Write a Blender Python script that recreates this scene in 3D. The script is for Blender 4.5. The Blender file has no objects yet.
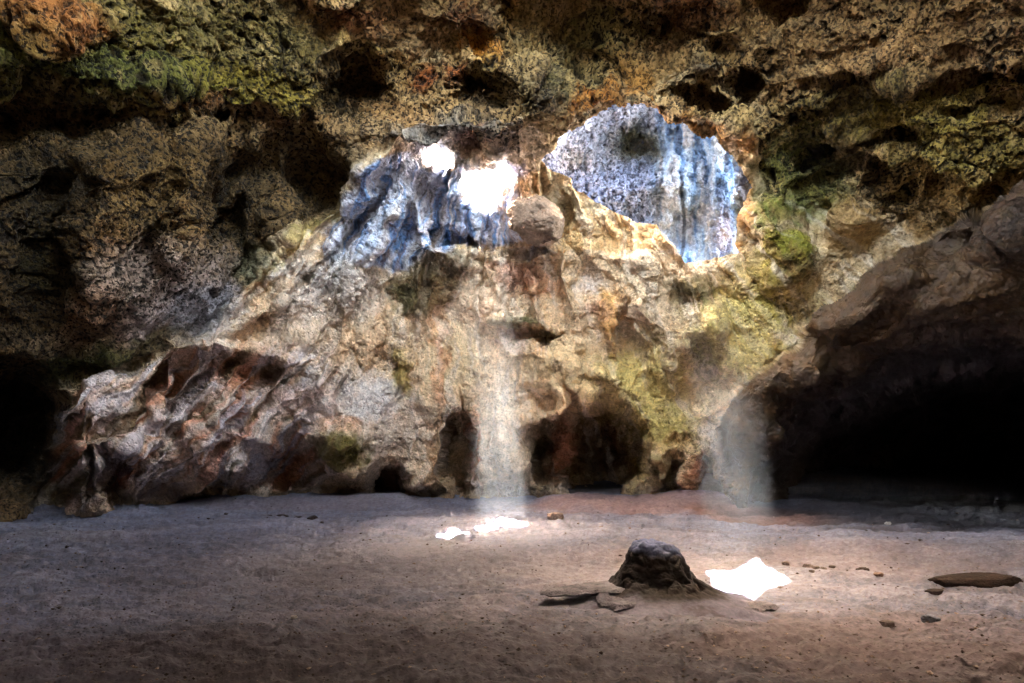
import bpy, math, random
import numpy as np
from mathutils import Vector
PI = math.pi
rng = np.random.RandomState(7)
random.seed(7)
sc = bpy.context.scene
COL = sc.collection
F = 683.0; CX = 512.0; HY = 420.0; CAMZ = 1.6
SUN = np.array([0.055, -0.20, -1.0])           # travel direction of the sunlight, per metre of fall
EXPOSURE = 7.05
SKY = 0.15
SUN_E = 2.0
DETAIL = 0.8

# ------------------------------------------------------------------ noise
_perm = rng.permutation(256).astype(np.int32)
_perm = np.concatenate([_perm, _perm, _perm])
_g = rng.normal(size=(256, 3)); _g /= np.linalg.norm(_g, axis=1)[:, None]; _g = _g.astype(np.float32)

def pn(P, s, seed=0):
    """gradient noise at positions P (n,3), s = frequency (scalar or 3-vector); about -1..1"""
    Q = (P * np.asarray(s, dtype=np.float32) + np.float32(seed * 17.31)).astype(np.float32)
    I = np.floor(Q).astype(np.int32); f = Q - I
    I &= 255
    w = f * f * f * (f * (f * 6 - 15) + 10)
    out = np.zeros(len(Q), np.float32)
    for dx in (0, 1):
        px = _perm[(I[:, 0] + dx)]
        wx = w[:, 0] if dx else 1 - w[:, 0]
        for dy in (0, 1):
            py = _perm[px + ((I[:, 1] + dy) & 255)]
            wy = wx * (w[:, 1] if dy else 1 - w[:, 1])
            for dz in (0, 1):
                g = _g[_perm[py + ((I[:, 2] + dz) & 255)]]
                d = g[:, 0] * (f[:, 0] - dx) + g[:, 1] * (f[:, 1] - dy) + g[:, 2] * (f[:, 2] - dz)
                out += wy * (w[:, 2] if dz else 1 - w[:, 2]) * d
    return out * 1.6

def fbm(P, s, o=4, seed=0, gain=.5):
    r = 0; a = 1.0; s = np.asarray(s, dtype=np.float32)
    for k in range(o):
        r = r + a * pn(P, s, seed + k * 3); a *= gain; s = s * 2.03
    return r

def sstep(a, b, x):
    t = np.clip((x - a) / (b - a), 0, 1)
    return t * t * (3 - 2 * t)

def sdf(poly, X, Y):
    """signed distance to a polygon, positive inside"""
    d = np.full(X.shape, 1e18); ins = np.zeros(X.shape, bool)
    n = len(poly)
    for i in range(n):
        ax, ay = poly[i]; bx, by = poly[(i + 1) % n]
        ex, ey = bx - ax, by - ay
        wx, wy = X - ax, Y - ay
        t = np.clip((wx * ex + wy * ey) / (ex * ex + ey * ey), 0, 1)
        d = np.minimum(d, (wx - ex * t) ** 2 + (wy - ey * t) ** 2)
        c = ((ay > Y) != (by > Y))
        if ey != 0:
            ins ^= c & (X < ex * (Y - ay) / ey + ax)
    d = np.sqrt(d)
    return np.where(ins, d, -d)

def line_dist(pts, X, Y):
    d = np.full(X.shape, 1e18); T = np.zeros(X.shape)
    n = len(pts) - 1
    for i in range(n):
        ax, ay = pts[i]; bx, by = pts[i + 1]
        ex, ey = bx - ax, by - ay
        t = np.clip(((X - ax) * ex + (Y - ay) * ey) / (ex * ex + ey * ey), 0, 1)
        q = (X - ax - ex * t) ** 2 + (Y - ay - ey * t) ** 2
        m = q < d; d = np.where(m, q, d); T = np.where(m, (i + t) / n, T)
    return np.sqrt(d), T

def srgb(c):
    c = np.asarray(c, float) / 255.0
    return np.where(c <= .04045, c / 12.92, ((c + .055) / 1.055) ** 2.4)

# ------------------------------------------------------------------ mesh building
def make_mesh(name, V, Fq, cols=None, mat=None, parent=None, smooth=True):
    V = np.asarray(V, np.float32); Fq = np.asarray(Fq, np.int32)
    used = np.zeros(len(V), bool); used[Fq.ravel()] = True
    if not used.all():
        idx = np.cumsum(used) - 1; V = V[used]; Fq = idx[Fq].astype(np.int32)
        cols = None if cols is None else cols[used]
    me = bpy.data.meshes.new(name)
    k = Fq.shape[1]
    me.vertices.add(len(V)); me.vertices.foreach_set('co', V.ravel())
    me.loops.add(Fq.size); me.loops.foreach_set('vertex_index', Fq.ravel())
    me.polygons.add(len(Fq))
    me.polygons.foreach_set('loop_start', np.arange(0, Fq.size, k, dtype=np.int32))
    me.polygons.foreach_set('use_smooth', np.full(len(Fq), smooth))
    me.update(calc_edges=True); me.validate()
    if cols is not None:
        a = me.color_attributes.new('Col', 'FLOAT_COLOR', 'POINT')
        c4 = np.zeros((len(V), 4), np.float32); c4[:, :cols.shape[1]] = cols
        a.data.foreach_set('color', c4.ravel())
    if mat: me.materials.append(mat)
    o = bpy.data.objects.new(name, me); COL.objects.link(o)
    if parent: o.parent = parent
    return o

def tag(o, label=None, cat=None, group=None, kind=None):
    if label: o['label'] = label
    if cat: o['category'] = cat
    if group: o['group'] = group
    if kind: o['kind'] = kind
    return o

def empty(name, loc):
    o = bpy.data.objects.new(name, None); COL.objects.link(o); o.location = loc
    return o

# ------------------------------------------------------------------ materials
def nodes_of(name):
    m = bpy.data.materials.new(name); m.use_nodes = True
    nt = m.node_tree; nt.nodes.clear()
    out = nt.nodes.new('ShaderNodeOutputMaterial')
    return m, nt, out

def rock_material(name, rough=.85, spec=.25, bump=.035, fine=30.0, speck=.45, sat=1.0):
    m, nt, out = nodes_of(name)
    N = nt.nodes.new; L = nt.links.new
    b = N('ShaderNodeBsdfPrincipled'); b.inputs['Roughness'].default_value = rough
    b.inputs['Specular IOR Level'].default_value = spec
    at = N('ShaderNodeAttribute'); at.attribute_name = 'Col'
    tc = N('ShaderNodeTexCoord')
    n1 = N('ShaderNodeTexNoise'); n1.inputs['Scale'].default_value = fine; n1.inputs['Detail'].default_value = 5; n1.inputs['Roughness'].default_value = .65
    n2 = N('ShaderNodeTexNoise'); n2.inputs['Scale'].default_value = fine * .3; n2.inputs['Detail'].default_value = 5; n2.inputs['Roughness'].default_value = .6
    vo = N('ShaderNodeTexVoronoi'); vo.inputs['Scale'].default_value = fine * .55; vo.inputs['Randomness'].default_value = 1
    for n in (n1, n2, vo): L(tc.outputs['Object'], n.inputs['Vector'])
    # grain: multiplies the stone colour by a mineral speckle
    r1 = N('ShaderNodeMapRange'); r1.inputs[1].default_value = .32; r1.inputs[2].default_value = .68
    r1.inputs[3].default_value = 1 - speck; r1.inputs[4].default_value = 1 + speck * .7
    L(n1.outputs['Fac'], r1.inputs[0])
    # dark pores of weathered limestone, as many as the surface's alpha asks for
    n3 = N('ShaderNodeTexNoise'); n3.inputs['Scale'].default_value = 20; n3.inputs['Detail'].default_value = 2.5; n3.inputs['Roughness'].default_value = .55; n3.inputs['Distortion'].default_value = .4
    L(tc.outputs['Object'], n3.inputs['Vector'])
    r3 = N('ShaderNodeMapRange'); r3.interpolation_type = 'SMOOTHSTEP'; r3.inputs[1].default_value = .50; r3.inputs[2].default_value = .60; r3.inputs[3].default_value = 0; r3.inputs[4].default_value = .85
    L(n3.outputs['Fac'], r3.inputs[0])
    pm = N('ShaderNodeMath'); pm.operation = 'MULTIPLY'; L(r3.outputs[0], pm.inputs[0]); L(at.outputs['Alpha'], pm.inputs[1])
    pi = N('ShaderNodeMath'); pi.operation = 'SUBTRACT'; pi.inputs[0].default_value = 1.0; L(pm.outputs[0], pi.inputs[1])
    r2 = N('ShaderNodeMapRange'); r2.inputs[1].default_value = .35; r2.inputs[2].default_value = .65
    r2.inputs[3].default_value = .78; r2.inputs[4].default_value = 1.18
    L(n2.outputs['Fac'], r2.inputs[0])
    mu = N('ShaderNodeMath'); mu.operation = 'MULTIPLY'; L(r1.outputs[0], mu.inputs[0]); L(r2.outputs[0], mu.inputs[1])
    mq = N('ShaderNodeMath'); mq.operation = 'MULTIPLY'; L(mu.outputs[0], mq.inputs[0]); L(pi.outputs[0], mq.inputs[1]); mu = mq
    mx = N('ShaderNodeVectorMath'); mx.operation = 'SCALE'; L(at.outputs['Color'], mx.inputs[0]); L(mu.outputs[0], mx.inputs['Scale'])
    L(mx.outputs[0], b.inputs['Base Color'])
    # relief: grain and small pores
    pr = N('ShaderNodeMapRange'); pr.inputs[1].default_value = .0; pr.inputs[2].default_value = .35
    L(vo.outputs['Distance'], pr.inputs[0])
    s1 = N('ShaderNodeMath'); s1.operation = 'MULTIPLY_ADD'; s1.inputs[1].default_value = .8
    L(n1.outputs['Fac'], s1.inputs[0]); L(pr.outputs[0], s1.inputs[2])
    s2 = N('ShaderNodeMath'); s2.operation = 'MULTIPLY_ADD'; s2.inputs[1].default_value = 1.6
    L(n2.outputs['Fac'], s2.inputs[0]); L(s1.outputs[0], s2.inputs[2])
    s3 = N('ShaderNodeMath'); s3.operation = 'MULTIPLY_ADD'; s3.inputs[1].default_value = -1.2; L(pm.outputs[0], s3.inputs[0]); L(s2.outputs[0], s3.inputs[2]); s2 = s3
    bp = N('ShaderNodeBump'); bp.inputs['Strength'].default_value = 1.0; bp.inputs['Distance'].default_value = bump
    L(s2.outputs[0], bp.inputs['Height']); L(bp.outputs[0], b.inputs['Normal'])
    L(b.outputs[0], out.inputs['Surface'])
    return m

M_wall = rock_material('limestone', speck=.30)
M_wet = rock_material('damp_rock', rough=.55, spec=.4, bump=.02, fine=22, speck=.25)
M_dirt = rock_material('packed_dirt', rough=.75, spec=.3, bump=.008, fine=45, speck=.16)
M_wetstone = rock_material('wet_stone', rough=.68, spec=.2, bump=.003, fine=40, speck=.2)
M_stone = rock_material('loose_stone', rough=.7, spec=.35, bump=.008, fine=60, speck=.3)

# ------------------------------------------------------------------ the sun patch of the big roof opening (ground outline, metres)
def ground_pt(px, py):
    Y = CAMZ * F / (py - HY)
    return ((px - CX) / F * Y, Y)
patch_px = [(707, 567), (716, 568), (735, 569), (748, 564), (756, 558), (762, 563), (768, 569), (780, 575), (789, 582), (780, 585),
            (768, 588), (760, 592), (753, 600), (747, 596), (735, 596), (722, 598), (709, 600), (716, 592), (714, 584), (713, 577)]
patch = [ground_pt(*p) for p in patch_px]

# ------------------------------------------------------------------ the cave shell
xs = np.concatenate([np.arange(-400, -20, 10), np.arange(-20, 1044, DETAIL), np.arange(1044, 1430, 10)])
ys = np.concatenate([np.arange(-520, -260, 10), np.arange(-260, -100, 4), np.arange(-100, -8, 1.6), np.arange(-8, 512, DETAIL), np.arange(512, 560, 6)])
NX, NY = len(xs), len(ys)
GX, GY = np.meshgrid(xs, ys)

kx = [-400, -200, 0, 120, 250, 400, 512, 650, 760, 900, 1024, 1200, 1430]
ky = [-520, -260, -100, 0, 60, 110, 160, 210, 260, 330, 400, 460, 500, 560]
def herm(k, x):
    k = np.array(k, float); n = len(k); W = np.zeros((len(x), n)); E = np.eye(n)
    T = np.zeros((n, n))
    for i in range(n):
        if i == 0: T[i] = (E[1] - E[0]) / (k[1] - k[0])
        elif i == n - 1: T[i] = (E[i] - E[i - 1]) / (k[i] - k[i - 1])
        else: T[i] = (E[i + 1] - E[i - 1]) / (k[i + 1] - k[i - 1])
    for j, v in enumerate(x):
        i = min(max(np.searchsorted(k, v) - 1, 0), n - 2); h = k[i + 1] - k[i]; t = min(max((v - k[i]) / h, 0), 1)
        W[j] = (2*t**3-3*t*t+1)*E[i] + (t**3-2*t*t+t)*h*T[i] + (-2*t**3+3*t*t)*E[i+1] + (t**3-t*t)*h*T[i+1]
    return W
Wx, Wy = herm(kx, xs), herm(ky, ys)
def net(rows): return Wy @ np.array(rows, float) @ Wx.T
#            -400 -200   0    120  250  400  512  650  760  900  1024 1200 1430
D_wall = net([
    [5.6, 5.7, 5.9, 6.0, 6.2, 6.2, 6.2, 6.2, 6.2, 6.1, 6.0, 5.9, 5.7],
    [5.2, 5.6, 6.2, 6.5, 6.8, 7.0, 7.0, 7.0, 7.0, 6.8, 6.5, 6.0, 5.4],   # -260
    [5.2, 6.0, 7.0, 7.6, 8.3, 8.7, 8.8, 8.9, 8.8, 8.3, 7.8, 6.6, 5.6],   # -100
    [5.2, 6.3, 7.6, 8.4, 9.3, 10.0, 10.2, 10.3, 10.0, 9.2, 8.6, 7.1, 5.8],
    [5.2, 6.4, 7.8, 8.6, 9.7, 10.3, 10.4, 10.5, 10.4, 9.7, 9.0, 7.4, 6.0],
    [5.2, 6.6, 8.1, 8.9, 10.1, 10.6, 10.5, 10.6, 10.8, 10.1, 9.4, 7.6, 6.2],
    [5.2, 6.6, 8.3, 9.15, 10.4, 11.0, 11.1, 11.5, 11.3, 10.6, 9.9, 8.0, 6.3],
    [5.2, 6.6, 8.6, 9.5, 10.8, 11.8, 12.0, 12.0, 11.8, 11.2, 10.5, 8.4, 6.5],
    [5.2, 6.8, 8.9, 9.9, 11.4, 12.3, 12.5, 12.3, 12.2, 11.8, 11.2, 8.8, 6.6],
    [5.3, 7.0, 9.4, 10.6, 12.0, 12.8, 12.9, 12.7, 12.5, 12.3, 12.0, 9.3, 6.8],
    [5.5, 7.3, 10.0, 11.1, 12.5, 13.2, 13.3, 13.2, 12.9, 12.8, 12.8, 9.6, 7.0],
    [5.7, 7.6, 10.4, 11.7, 13.0, 13.7, 13.8, 13.6, 13.2, 13.2, 13.2, 9.8, 7.1],
    [5.8, 7.8, 10.8, 12.3, 13.6, 14.3, 14.4, 14.1, 13.6, 13.6, 13.6, 9.9, 7.2],
    [5.8, 7.8, 10.8, 12.3, 13.6, 14.3, 14.4, 14.1, 13.6, 13.6, 13.6, 9.9, 7.2]])

def unproj(x, y, d):
    return np.stack([(x - CX) / F * d, d, CAMZ + (HY - y) / F * d], -1)
P0 = unproj(GX, GY, D_wall).reshape(-1, 3).astype(np.float32)
w1 = fbm(P0, .9, 3, 1).reshape(NY, NX); w2 = fbm(P0, .9, 3, 11).reshape(NY, NX)
w3 = fbm(P0, 4.0, 3, 21).reshape(NY, NX); w4 = fbm(P0, 4.0, 3, 31).reshape(NY, NX)
UX = GX + 7 * w1 + 3 * w3; UY = GY + 7 * w2 + 3 * w4            # wavering outlines
VX = GX + 2 * w1 + 1.6 * w3; VY = GY + 2 * w2 + 1.6 * w4        # nearly true outlines

# --- relief features: (x, y, rx, ry, angle, metres [+ = hollow], sharpness)
feats = [
    # roof
    (60, 122, 110, 26, -4, .35, 1.3), (25, 125, 60, 30, 0, .2, 1.3), (65, 22, 46, 30, 0, -.45, 1.5), (105, 40, 14, 18, 0, .3, 1.5), (195, 128, 32, 14, -20, .5, 2),
    (120, 80, 200, 18, 6, -.25, 1.2), (350, 90, 34, 32, 20, .8, 2), (330, 70, 14, 34, 30, -.35, 1.5), (300, 60, 30, 26, 0, -.3, 1.2),
    (235, 210, 36, 66, 5, 1.0, 1.4), (312, 190, 34, 60, -20, .8, 1.4), (150, 215, 26, 90, 15, .35, 1.2), (190, 190, 16, 80, 12, -.3, 1.2), (90, 230, 20, 90, 12, -.3, 1.2), (50, 250, 20, 80, 8, .3, 1.2), (285, 175, 10, 46, 5, -.2, 1.3), (150, 195, 70, 60, -10, -.5, 1.2), (130, 290, 100, 60, 0, -.4, 1.2),
    (452, 14, 34, 30, 10, -.6, 2), (476, 40, 12, 16, -30, .35, 1.6), (483, 62, 22, 24, 0, -.5, 1.6), (478, 92, 22, 20, 0, .7, 2), (532, 92, 36, 36, 0, -.75, 1.8),
    (556, 98, 14, 22, 0, .35, 1.6), (690, 4, 40, 20, 0, -.4, 2), (665, 26, 30, 10, 10, .3, 1.5), (782, 2, 18, 14, 0, .45, 1.6), (710, 62, 26, 16, 0, -.35, 1.5), (705, 100, 20, 12, 20, .4, 2),
    (745, 88, 12, 14, 0, .6, 2.5), (722, 108, 8, 16, -30, .3, 2), (735, 120, 36, 8, 12, -.25, 1.5), (640, 40, 60, 20, 0, .25, 1.2), (590, 70, 30, 18, 0, .3, 1.4),
    (880, 60, 120, 9, -14, -.25, 1.2), (900, 95, 130, 10, -10, .15, 1.3), (830, 160, 34, 24, 0, .5, 1.6), (870, 140, 60, 8, -6, .3, 1.5), (890, 178, 24, 20, 0, .45, 2.5),
    (900, 175, 14, 10, 0, -.2, 1.5), (778, 212, 30, 26, 0, -.5, 1.8), (788, 258, 30, 32, 0, -.65, 1.8), (758, 190, 16, 16, 0, .2, 1.5), (820, 205, 24, 30, 0, .4, 1.6),
    (960, 130, 60, 30, 0, -.35, 1.2), (985, 110, 34, 7, -6, .4, 2),
    # pocket round the two small sky holes
    (455, 128, 78, 13, -2, -.75, 1.5), (385, 150, 18, 40, 35, -.3, 1.4), (430, 175, 30, 20, 0, .3, 1.2), (463, 142, 18, 10, 0, .35, 1.5), (462, 150, 8, 14, 0, -.12, 1.2),
    (412, 205, 9, 42, 12, .25, 1.3), (438, 215, 10, 36, 5, .3, 1.3), (360, 225, 8, 50, 28, .3, 1.3), (342, 225, 9, 50, 30, -.25, 1.3), (388, 220, 9, 44, 24, -.25, 1.3),
    (395, 240, 7, 30, 14, .2, 1.3), (425, 240, 12, 26, -15, -.35, 1.5), (447, 258, 34, 10, 18, -.3, 1.5), (460, 240, 30, 8, 15, .3, 1.5),
    (536, 218, 26, 24, 0, -.55, 2.5), (538, 246, 26, 6, -18, .45, 1.5), (562, 225, 8, 20, 10, .4, 1.3), (515, 160, 12, 26, 0, .15, 1.5),
    # middle wall
    (425, 285, 36, 26, -10, -.25, 1.6), (532, 336, 26, 11, 4, .55, 2.5), (547, 341, 12, 9, 0, .5, 2), (515, 322, 26, 5, 0, -.25, 1.5), (540, 352, 50, 10, -10, -.25, 1.3),
    (570, 375, 60, 22, 25, -.35, 1.4), (628, 330, 8, 46, 5, .3, 1.6), (612, 310, 18, 34, -10, -.3, 1.4), (640, 300, 22, 60, -25, -.3, 1.3),
    (695, 325, 24, 34, 0, -.65, 1.8), (704, 362, 12, 20, 0, .5, 1.5), (716, 345, 10, 28, -10, -.3, 1.6), (700, 300, 40, 8, 0, .2, 1.3), (655, 350, 34, 30, 0, -.25, 1.3),
    (700, 400, 40, 12, -25, .25, 1.5), (680, 430, 26, 10, 10, -.3, 1.6), (700, 415, 22, 8, 10, -.2, 1.6), (670, 455, 22, 12, 0, -.25, 1.6),
    # foot of the wall: hollows and pillars
    (460, 448, 15, 48, 4, 1.8, 3.5), (470, 450, 4, 50, 2, -.25, 1.5), (592, 452, 58, 46, 0, 3.4, 5), (562, 445, 14, 44, 0, -2.4, 1.8), (620, 470, 34, 30, 0, .9, 3),
    (596, 425, 8, 50, -22, -.7, 1.5), (587, 400, 8, 14, 0, -.6, 2), (640, 470, 9, 34, 12, -1.0, 2), (676, 478, 10, 26, 0, .9, 2.5), (662, 472, 7, 28, 0, -.4, 1.6),
    (698, 465, 8, 26, 4, -.3, 1.6), (706, 480, 5, 24, 0, .6, 2), (740, 470, 22, 40, 0, -.3, 1.5), (545, 420, 50, 9, 8, -.3, 1.4),
    (391, 480, 18, 15, 0, 1.5, 3), (368, 485, 9, 18, 0, -.2, 1.5), (345, 450, 34, 26, 0, -.35, 1.3), (290, 464, 34, 22, 0, 1.6, 2.5), (330, 440, 26, 12, 0, -.3, 1.5),
    (312, 470, 9, 22, 0, -.2, 1.5), (425, 478, 14, 20, 0, -.25, 1.5), (290, 500, 160, 26, 1, .8, 2.5), (250, 365, 40, 10, 8, .28, 1.3), (268, 374, 12, 12, 0, .25, 1.5),
    (235, 350, 60, 7, 8, -.3, 1.5), (225, 460, 7, 44, 18, .5, 1.6), (240, 430, 16, 40, 18, -.3, 1.4), (205, 440, 16, 44, 25, -.3, 1.4),
    (150, 395, 8, 38, 42, .6, 1.8), (132, 415, 8, 34, 38, -.35, 1.5), (172, 395, 7, 44, 24, .5, 1.5), (160, 410, 6, 44, 20, -.3, 1.4), (192, 400, 10, 50, 26, .35, 1.4),
    (180, 470, 46, 24, 10, -.25, 1.4), (90, 415, 42, 24, -14, -.28, 1.6), (110, 372, 80, 9, -12, .35, 1.5), (95, 442, 60, 5, 0, -.4, 1.6),
    (8, 430, 34, 56, 0, 2.2, 1.7), (60, 478, 22, 34, 0, 1.3, 1.6), (113, 474, 18, 28, 0, 1.0, 1.6), (78, 470, 5, 36, 4, -.9, 1.8), (95, 470, 4, 32, -4, -.6, 1.8),
    (128, 476, 5, 30, 16, -.35, 1.5), (80, 500, 26, 16, 0, -.7, 1.8), (150, 490, 30, 12, 4, -.5, 1.5),
]
D = D_wall.copy()
for (cx, cy, rx, ry, ang, amp, sh) in feats:
    a = math.radians(ang)
    mx = np.abs(xs - cx) < 2.2 * (rx + ry) + 20; my = np.abs(ys - cy) < 2.2 * (rx + ry) + 20
    S = np.ix_(my, mx)
    dx, dy = UX[S] - cx, UY[S] - cy
    u = dx * math.cos(a) + dy * math.sin(a); v = -dx * math.sin(a) + dy * math.cos(a)
    # positive angles lean the top of a tall shape to the right
    if ry > rx:
        u = dx * math.cos(a) + dy * math.sin(a); v = -dx * math.sin(a) + dy * math.cos(a)
    q = (u / rx) ** 2 + (v / ry) ** 2
    D[S] += amp * np.exp(-q ** sh)

ridges = [([(335, 180), (318, 200), (296, 232), (264, 262), (240, 296)], 6, -.22), ([(300, 296), (255, 316), (215, 340), (178, 362), (160, 378)], 6, -.28), ([(330, 255), (300, 285), (285, 300)], 4, .22),
    ([(428, 165), (414, 188), (416, 222), (432, 246), (462, 262)], 5, -.26), ([(446, 252), (482, 262), (505, 272)], 4, .2), ([(632, 286), (625, 318), (632, 352), (640, 372)], 4, .3),
    ([(600, 262), (622, 290), (648, 312)], 5, -.18), ([(672, 262), (690, 290), (712, 300)], 5, -.2), ([(560, 235), (600, 255), (640, 262), (672, 285)], 5, -.18), ([(505, 330), (540, 326), (560, 336)], 4, -.25),
    ([(520, 372), (560, 358), (600, 372), (640, 400)], 7, -.22), ([(380, 300), (384, 340), (372, 380)], 4, .15), ([(440, 300), (446, 350), (440, 400)], 4, .14), ([(340, 330), (320, 372), (310, 420)], 5, -.15),
    ([(160, 352), (205, 346), (262, 352), (300, 372)], 6, -.12), ([(60, 441), (100, 444), (140, 448), (160, 470)], 4, -.3), ([(200, 446), (240, 436), (280, 446), (330, 438)], 5, -.22),
    ([(0, 92), (60, 92), (130, 100), (190, 112), (240, 98), (300, 72)], 7, -.15), ([(590, 100), (640, 98), (690, 112), (740, 132), (770, 140)], 5, -.3), ([(655, 95), (700, 92), (760, 118)], 4, .25),
    ([(760, 120), (830, 100), (900, 78), (1024, 60)], 8, -.18), ([(770, 150), (850, 128), (920, 112), (1024, 100)], 8, .16), ([(790, 185), (860, 150), (920, 160), (1000, 178)], 6, -.25),
    ([(880, 168), (876, 190), (890, 196), (920, 188)], 4, .3)]
for pts, w, amp in ridges:
    dd, tt = line_dist(pts, VX + 2 * w3, VY + 2 * w4)
    D += amp * np.exp(-(dd / w) ** 2) * np.sqrt(np.sin(PI * np.clip(tt, 0, 1)))
flow_poly = [(385, 140), (345, 182), (306, 222), (262, 255), (236, 290), (205, 325), (160, 352), (110, 368), (60, 385), (44, 440), (30, 620), (830, 620), (790, 330), (760, 280), (740, 200), (560, 205), (530, 150), (470, 135), (400, 130)]
FS = sdf(flow_poly, UX, UY)
D -= .40 * sstep(-3, 12, FS) * (GX < 480)
# --- flowstone draperies: folds fanning out from the roof pocket
TH = np.arctan2(UX - 490, np.maximum(UY + 60, 5)); RR = np.hypot(UX - 490, UY + 60)
thP = np.stack([TH * 14, RR * .006, np.zeros_like(TH)], -1).reshape(-1, 3).astype(np.float32)
fold = fbm(thP, 1.0, 4, 41).reshape(NY, NX)
mid = sstep(130, 190, GY) * (1 - sstep(470, 500, GY) * .3)
lat = 1 - sstep(150, 330, np.abs(GX - 430) - 60) * .55
lat = np.maximum(lat, sstep(330, 380, GY) * (GX < 400))
D -= (.34 * np.abs(fold) + .14 * fold) * mid * lat

THd = (UX + .95 * UY) / 46.0
fd = fbm(np.stack([THd * 2.2, (UY - UX) * .006, np.zeros_like(TH)], -1).reshape(-1, 3).astype(np.float32), 1.0, 3, 191).reshape(NY, NX)
D -= .20 * fd * (1 - sstep(300, 345, GX)) * sstep(335, 365, GY) * (1 - sstep(480, 495, GY)) * sstep(40, 70, GX)
# --- the recess behind the roof lip, lit from above
recess_poly = [(540, 158), (548, 145), (560, 138), (580, 128), (602, 120), (625, 116), (650, 116), (672, 120), (690, 127), (706, 133), (718, 138), (722, 148),
               (733, 156), (744, 176), (752, 186), (739, 206), (738, 232), (739, 254), (716, 257), (700, 262), (683, 263), (676, 250), (667, 232),
               (655, 223), (636, 222), (612, 210), (590, 199), (570, 186), (552, 172)]
RS = sdf(recess_poly, VX, VY)
D_rec = 12.9 + .0 * GX + .12 * np.sin(GX / 9.0 + w1 * 2) * sstep(655, 675, GX) + .35 * np.exp(-((GX - 636) / 26) ** 2 - ((GY - 145) / 24) ** 2) - .3 * np.exp(-((GX - 640) / 40) ** 2 - ((GY - 175) / 20) ** 2)
D_rec = D_rec + .3 * w1 + .12 * np.abs(w3)
D_rec = np.maximum(D_rec, D + .35)
rin = RS > -34          # the recess wall runs on behind the rim of its opening
# round the rim of the opening back into the rock
D += .04 * np.exp(-np.maximum(-RS, 0) / 3.0)

# --- sky holes
hole_polys = [
    [(424, 163), (424, 153), (429, 148), (433, 142), (436, 141), (440, 148), (448, 150), (454, 155), (453, 163), (446, 164), (438, 168), (432, 163)],
    [(459, 183), (461, 172), (470, 169), (484, 168), (493, 165), (495, 158), (504, 156), (508, 163), (514, 176), (511, 184), (503, 186), (497, 191), (495, 199), (489, 207), (480, 206), (471, 200), (466, 193)]]
HS = np.maximum(sdf(hole_polys[0], VX, VY), sdf(hole_polys[1], VX, VY)) - 1.5
D += .3 * np.exp(-np.maximum(-HS, 0) / 4.0)

# --- the dark rock overhang on the right
mass_poly = [(1440, 120), (1150, 160), (1040, 190), (1000, 199), (960, 214), (925, 236), (890, 256), (868, 268), (848, 292), (826, 304), (800, 330), (795, 345),
             (772, 362), (754, 374), (738, 390), (728, 405), (716, 428), (722, 450), (728, 480), (728, 520), (728, 600), (1440, 600)]
MS = sdf(mass_poly, UX * .5 + VX * .5, UY * .5 + VY * .5)
D_mass = net([
    [8.0]*9 + [7.6, 7.0, 6.0, 5.6],
    [8.6]*9 + [8.0, 7.4, 6.2, 5.4],
    [8.6]*9 + [8.2, 7.4, 6.2, 5.4],
    [8.8]*9 + [8.4, 7.6, 6.2, 5.4],
    [9.0]*9 + [8.6, 7.8, 6.3, 5.5],
    [9.4]*9 + [8.8, 8.0, 6.4, 5.5],
    [9.6]*9 + [9.0, 8.2, 6.5, 5.6],
    [10.0]*9 + [9.2, 8.4, 6.6, 5.6],
    [10.4]*9 + [9.4, 8.6, 6.8, 5.7],
    [10.8]*9 + [9.6, 8.9, 7.0, 5.8],
    [11.4]*9 + [10.6, 10.0, 8.2, 6.2],
    [11.8]*9 + [12.0, 12.2, 9.0, 7.0],
    [12.0]*9 + [14.0, 14.0, 10.0, 8.0],
    [12.0]*9 + [14.0, 14.0, 10.0, 8.0]])
void_poly = [(772, 600), (774, 480), (782, 440), (800, 415), (845, 395), (880, 374), (925, 360), (975, 350), (1040, 342), (1160, 350), (1260, 380), (1300, 600)]
VS = sdf(void_poly, UX, UY)
D_mass = D_mass + 10 * sstep(-4, 60, VS) + .8 * sstep(-25, 0, VS)
edge = np.exp(-np.maximum(MS, 0) / 10.0)
D_mass = D_mass + .35 * edge
mm = (MS > .45 * DETAIL).astype(float)
for (cx, cy, rx, ry, ang, amp, sh) in [(905, 270, 50, 22, -25, -.4, 1.5), (850, 320, 40, 24, -25, -.35, 1.5), (960, 300, 60, 26, -15, -.35, 1.4), (940, 250, 40, 14, -20, .35, 1.4),
        (870, 330, 34, 7, -30, .4, 1.5), (1000, 240, 40, 30, 0, -.3, 1.4), (800, 375, 30, 18, -20, -.3, 1.5), (835, 372, 8, 40, -30, .3, 1.5), (980, 345, 80, 12, -8, -.35, 1.6),
        (890, 350, 60, 9, -18, .35, 1.4), (815, 410, 9, 50, 8, -.3, 1.4), (845, 400, 8, 40, 14, -.25, 1.4), (780, 420, 10, 50, 4, .3, 1.4)]:
    a = math.radians(ang); dx, dy = UX - cx, UY - cy
    u = dx * math.cos(a) + dy * math.sin(a); v = -dx * math.sin(a) + dy * math.cos(a)
    D_mass += amp * np.exp(-((u / rx) ** 2 + (v / ry) ** 2) ** sh)
Dm0 = D.copy()
D = D * (1 - mm) + D_mass * mm

# snap the grid to the hole outlines so their rims are clean
def snap(S, X, Y, reach):
    gy, gx = np.gradient(S); hx = np.gradient(GX, axis=1); hy = np.gradient(GY, axis=0)
    gx /= hx; gy /= hy; g2 = gx * gx + gy * gy + 1e-6
    m = np.abs(S) < reach
    return np.where(m, X - S * gx / g2, X), np.where(m, Y - S * gy / g2, Y)
PXg, PYg = snap(HS, GX, GY, .55 * DETAIL)
PXg, PYg = snap(RS, PXg, PYg, .55 * DETAIL)
PXg, PYg = snap(MS, PXg, PYg, .45 * DETAIL)

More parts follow.
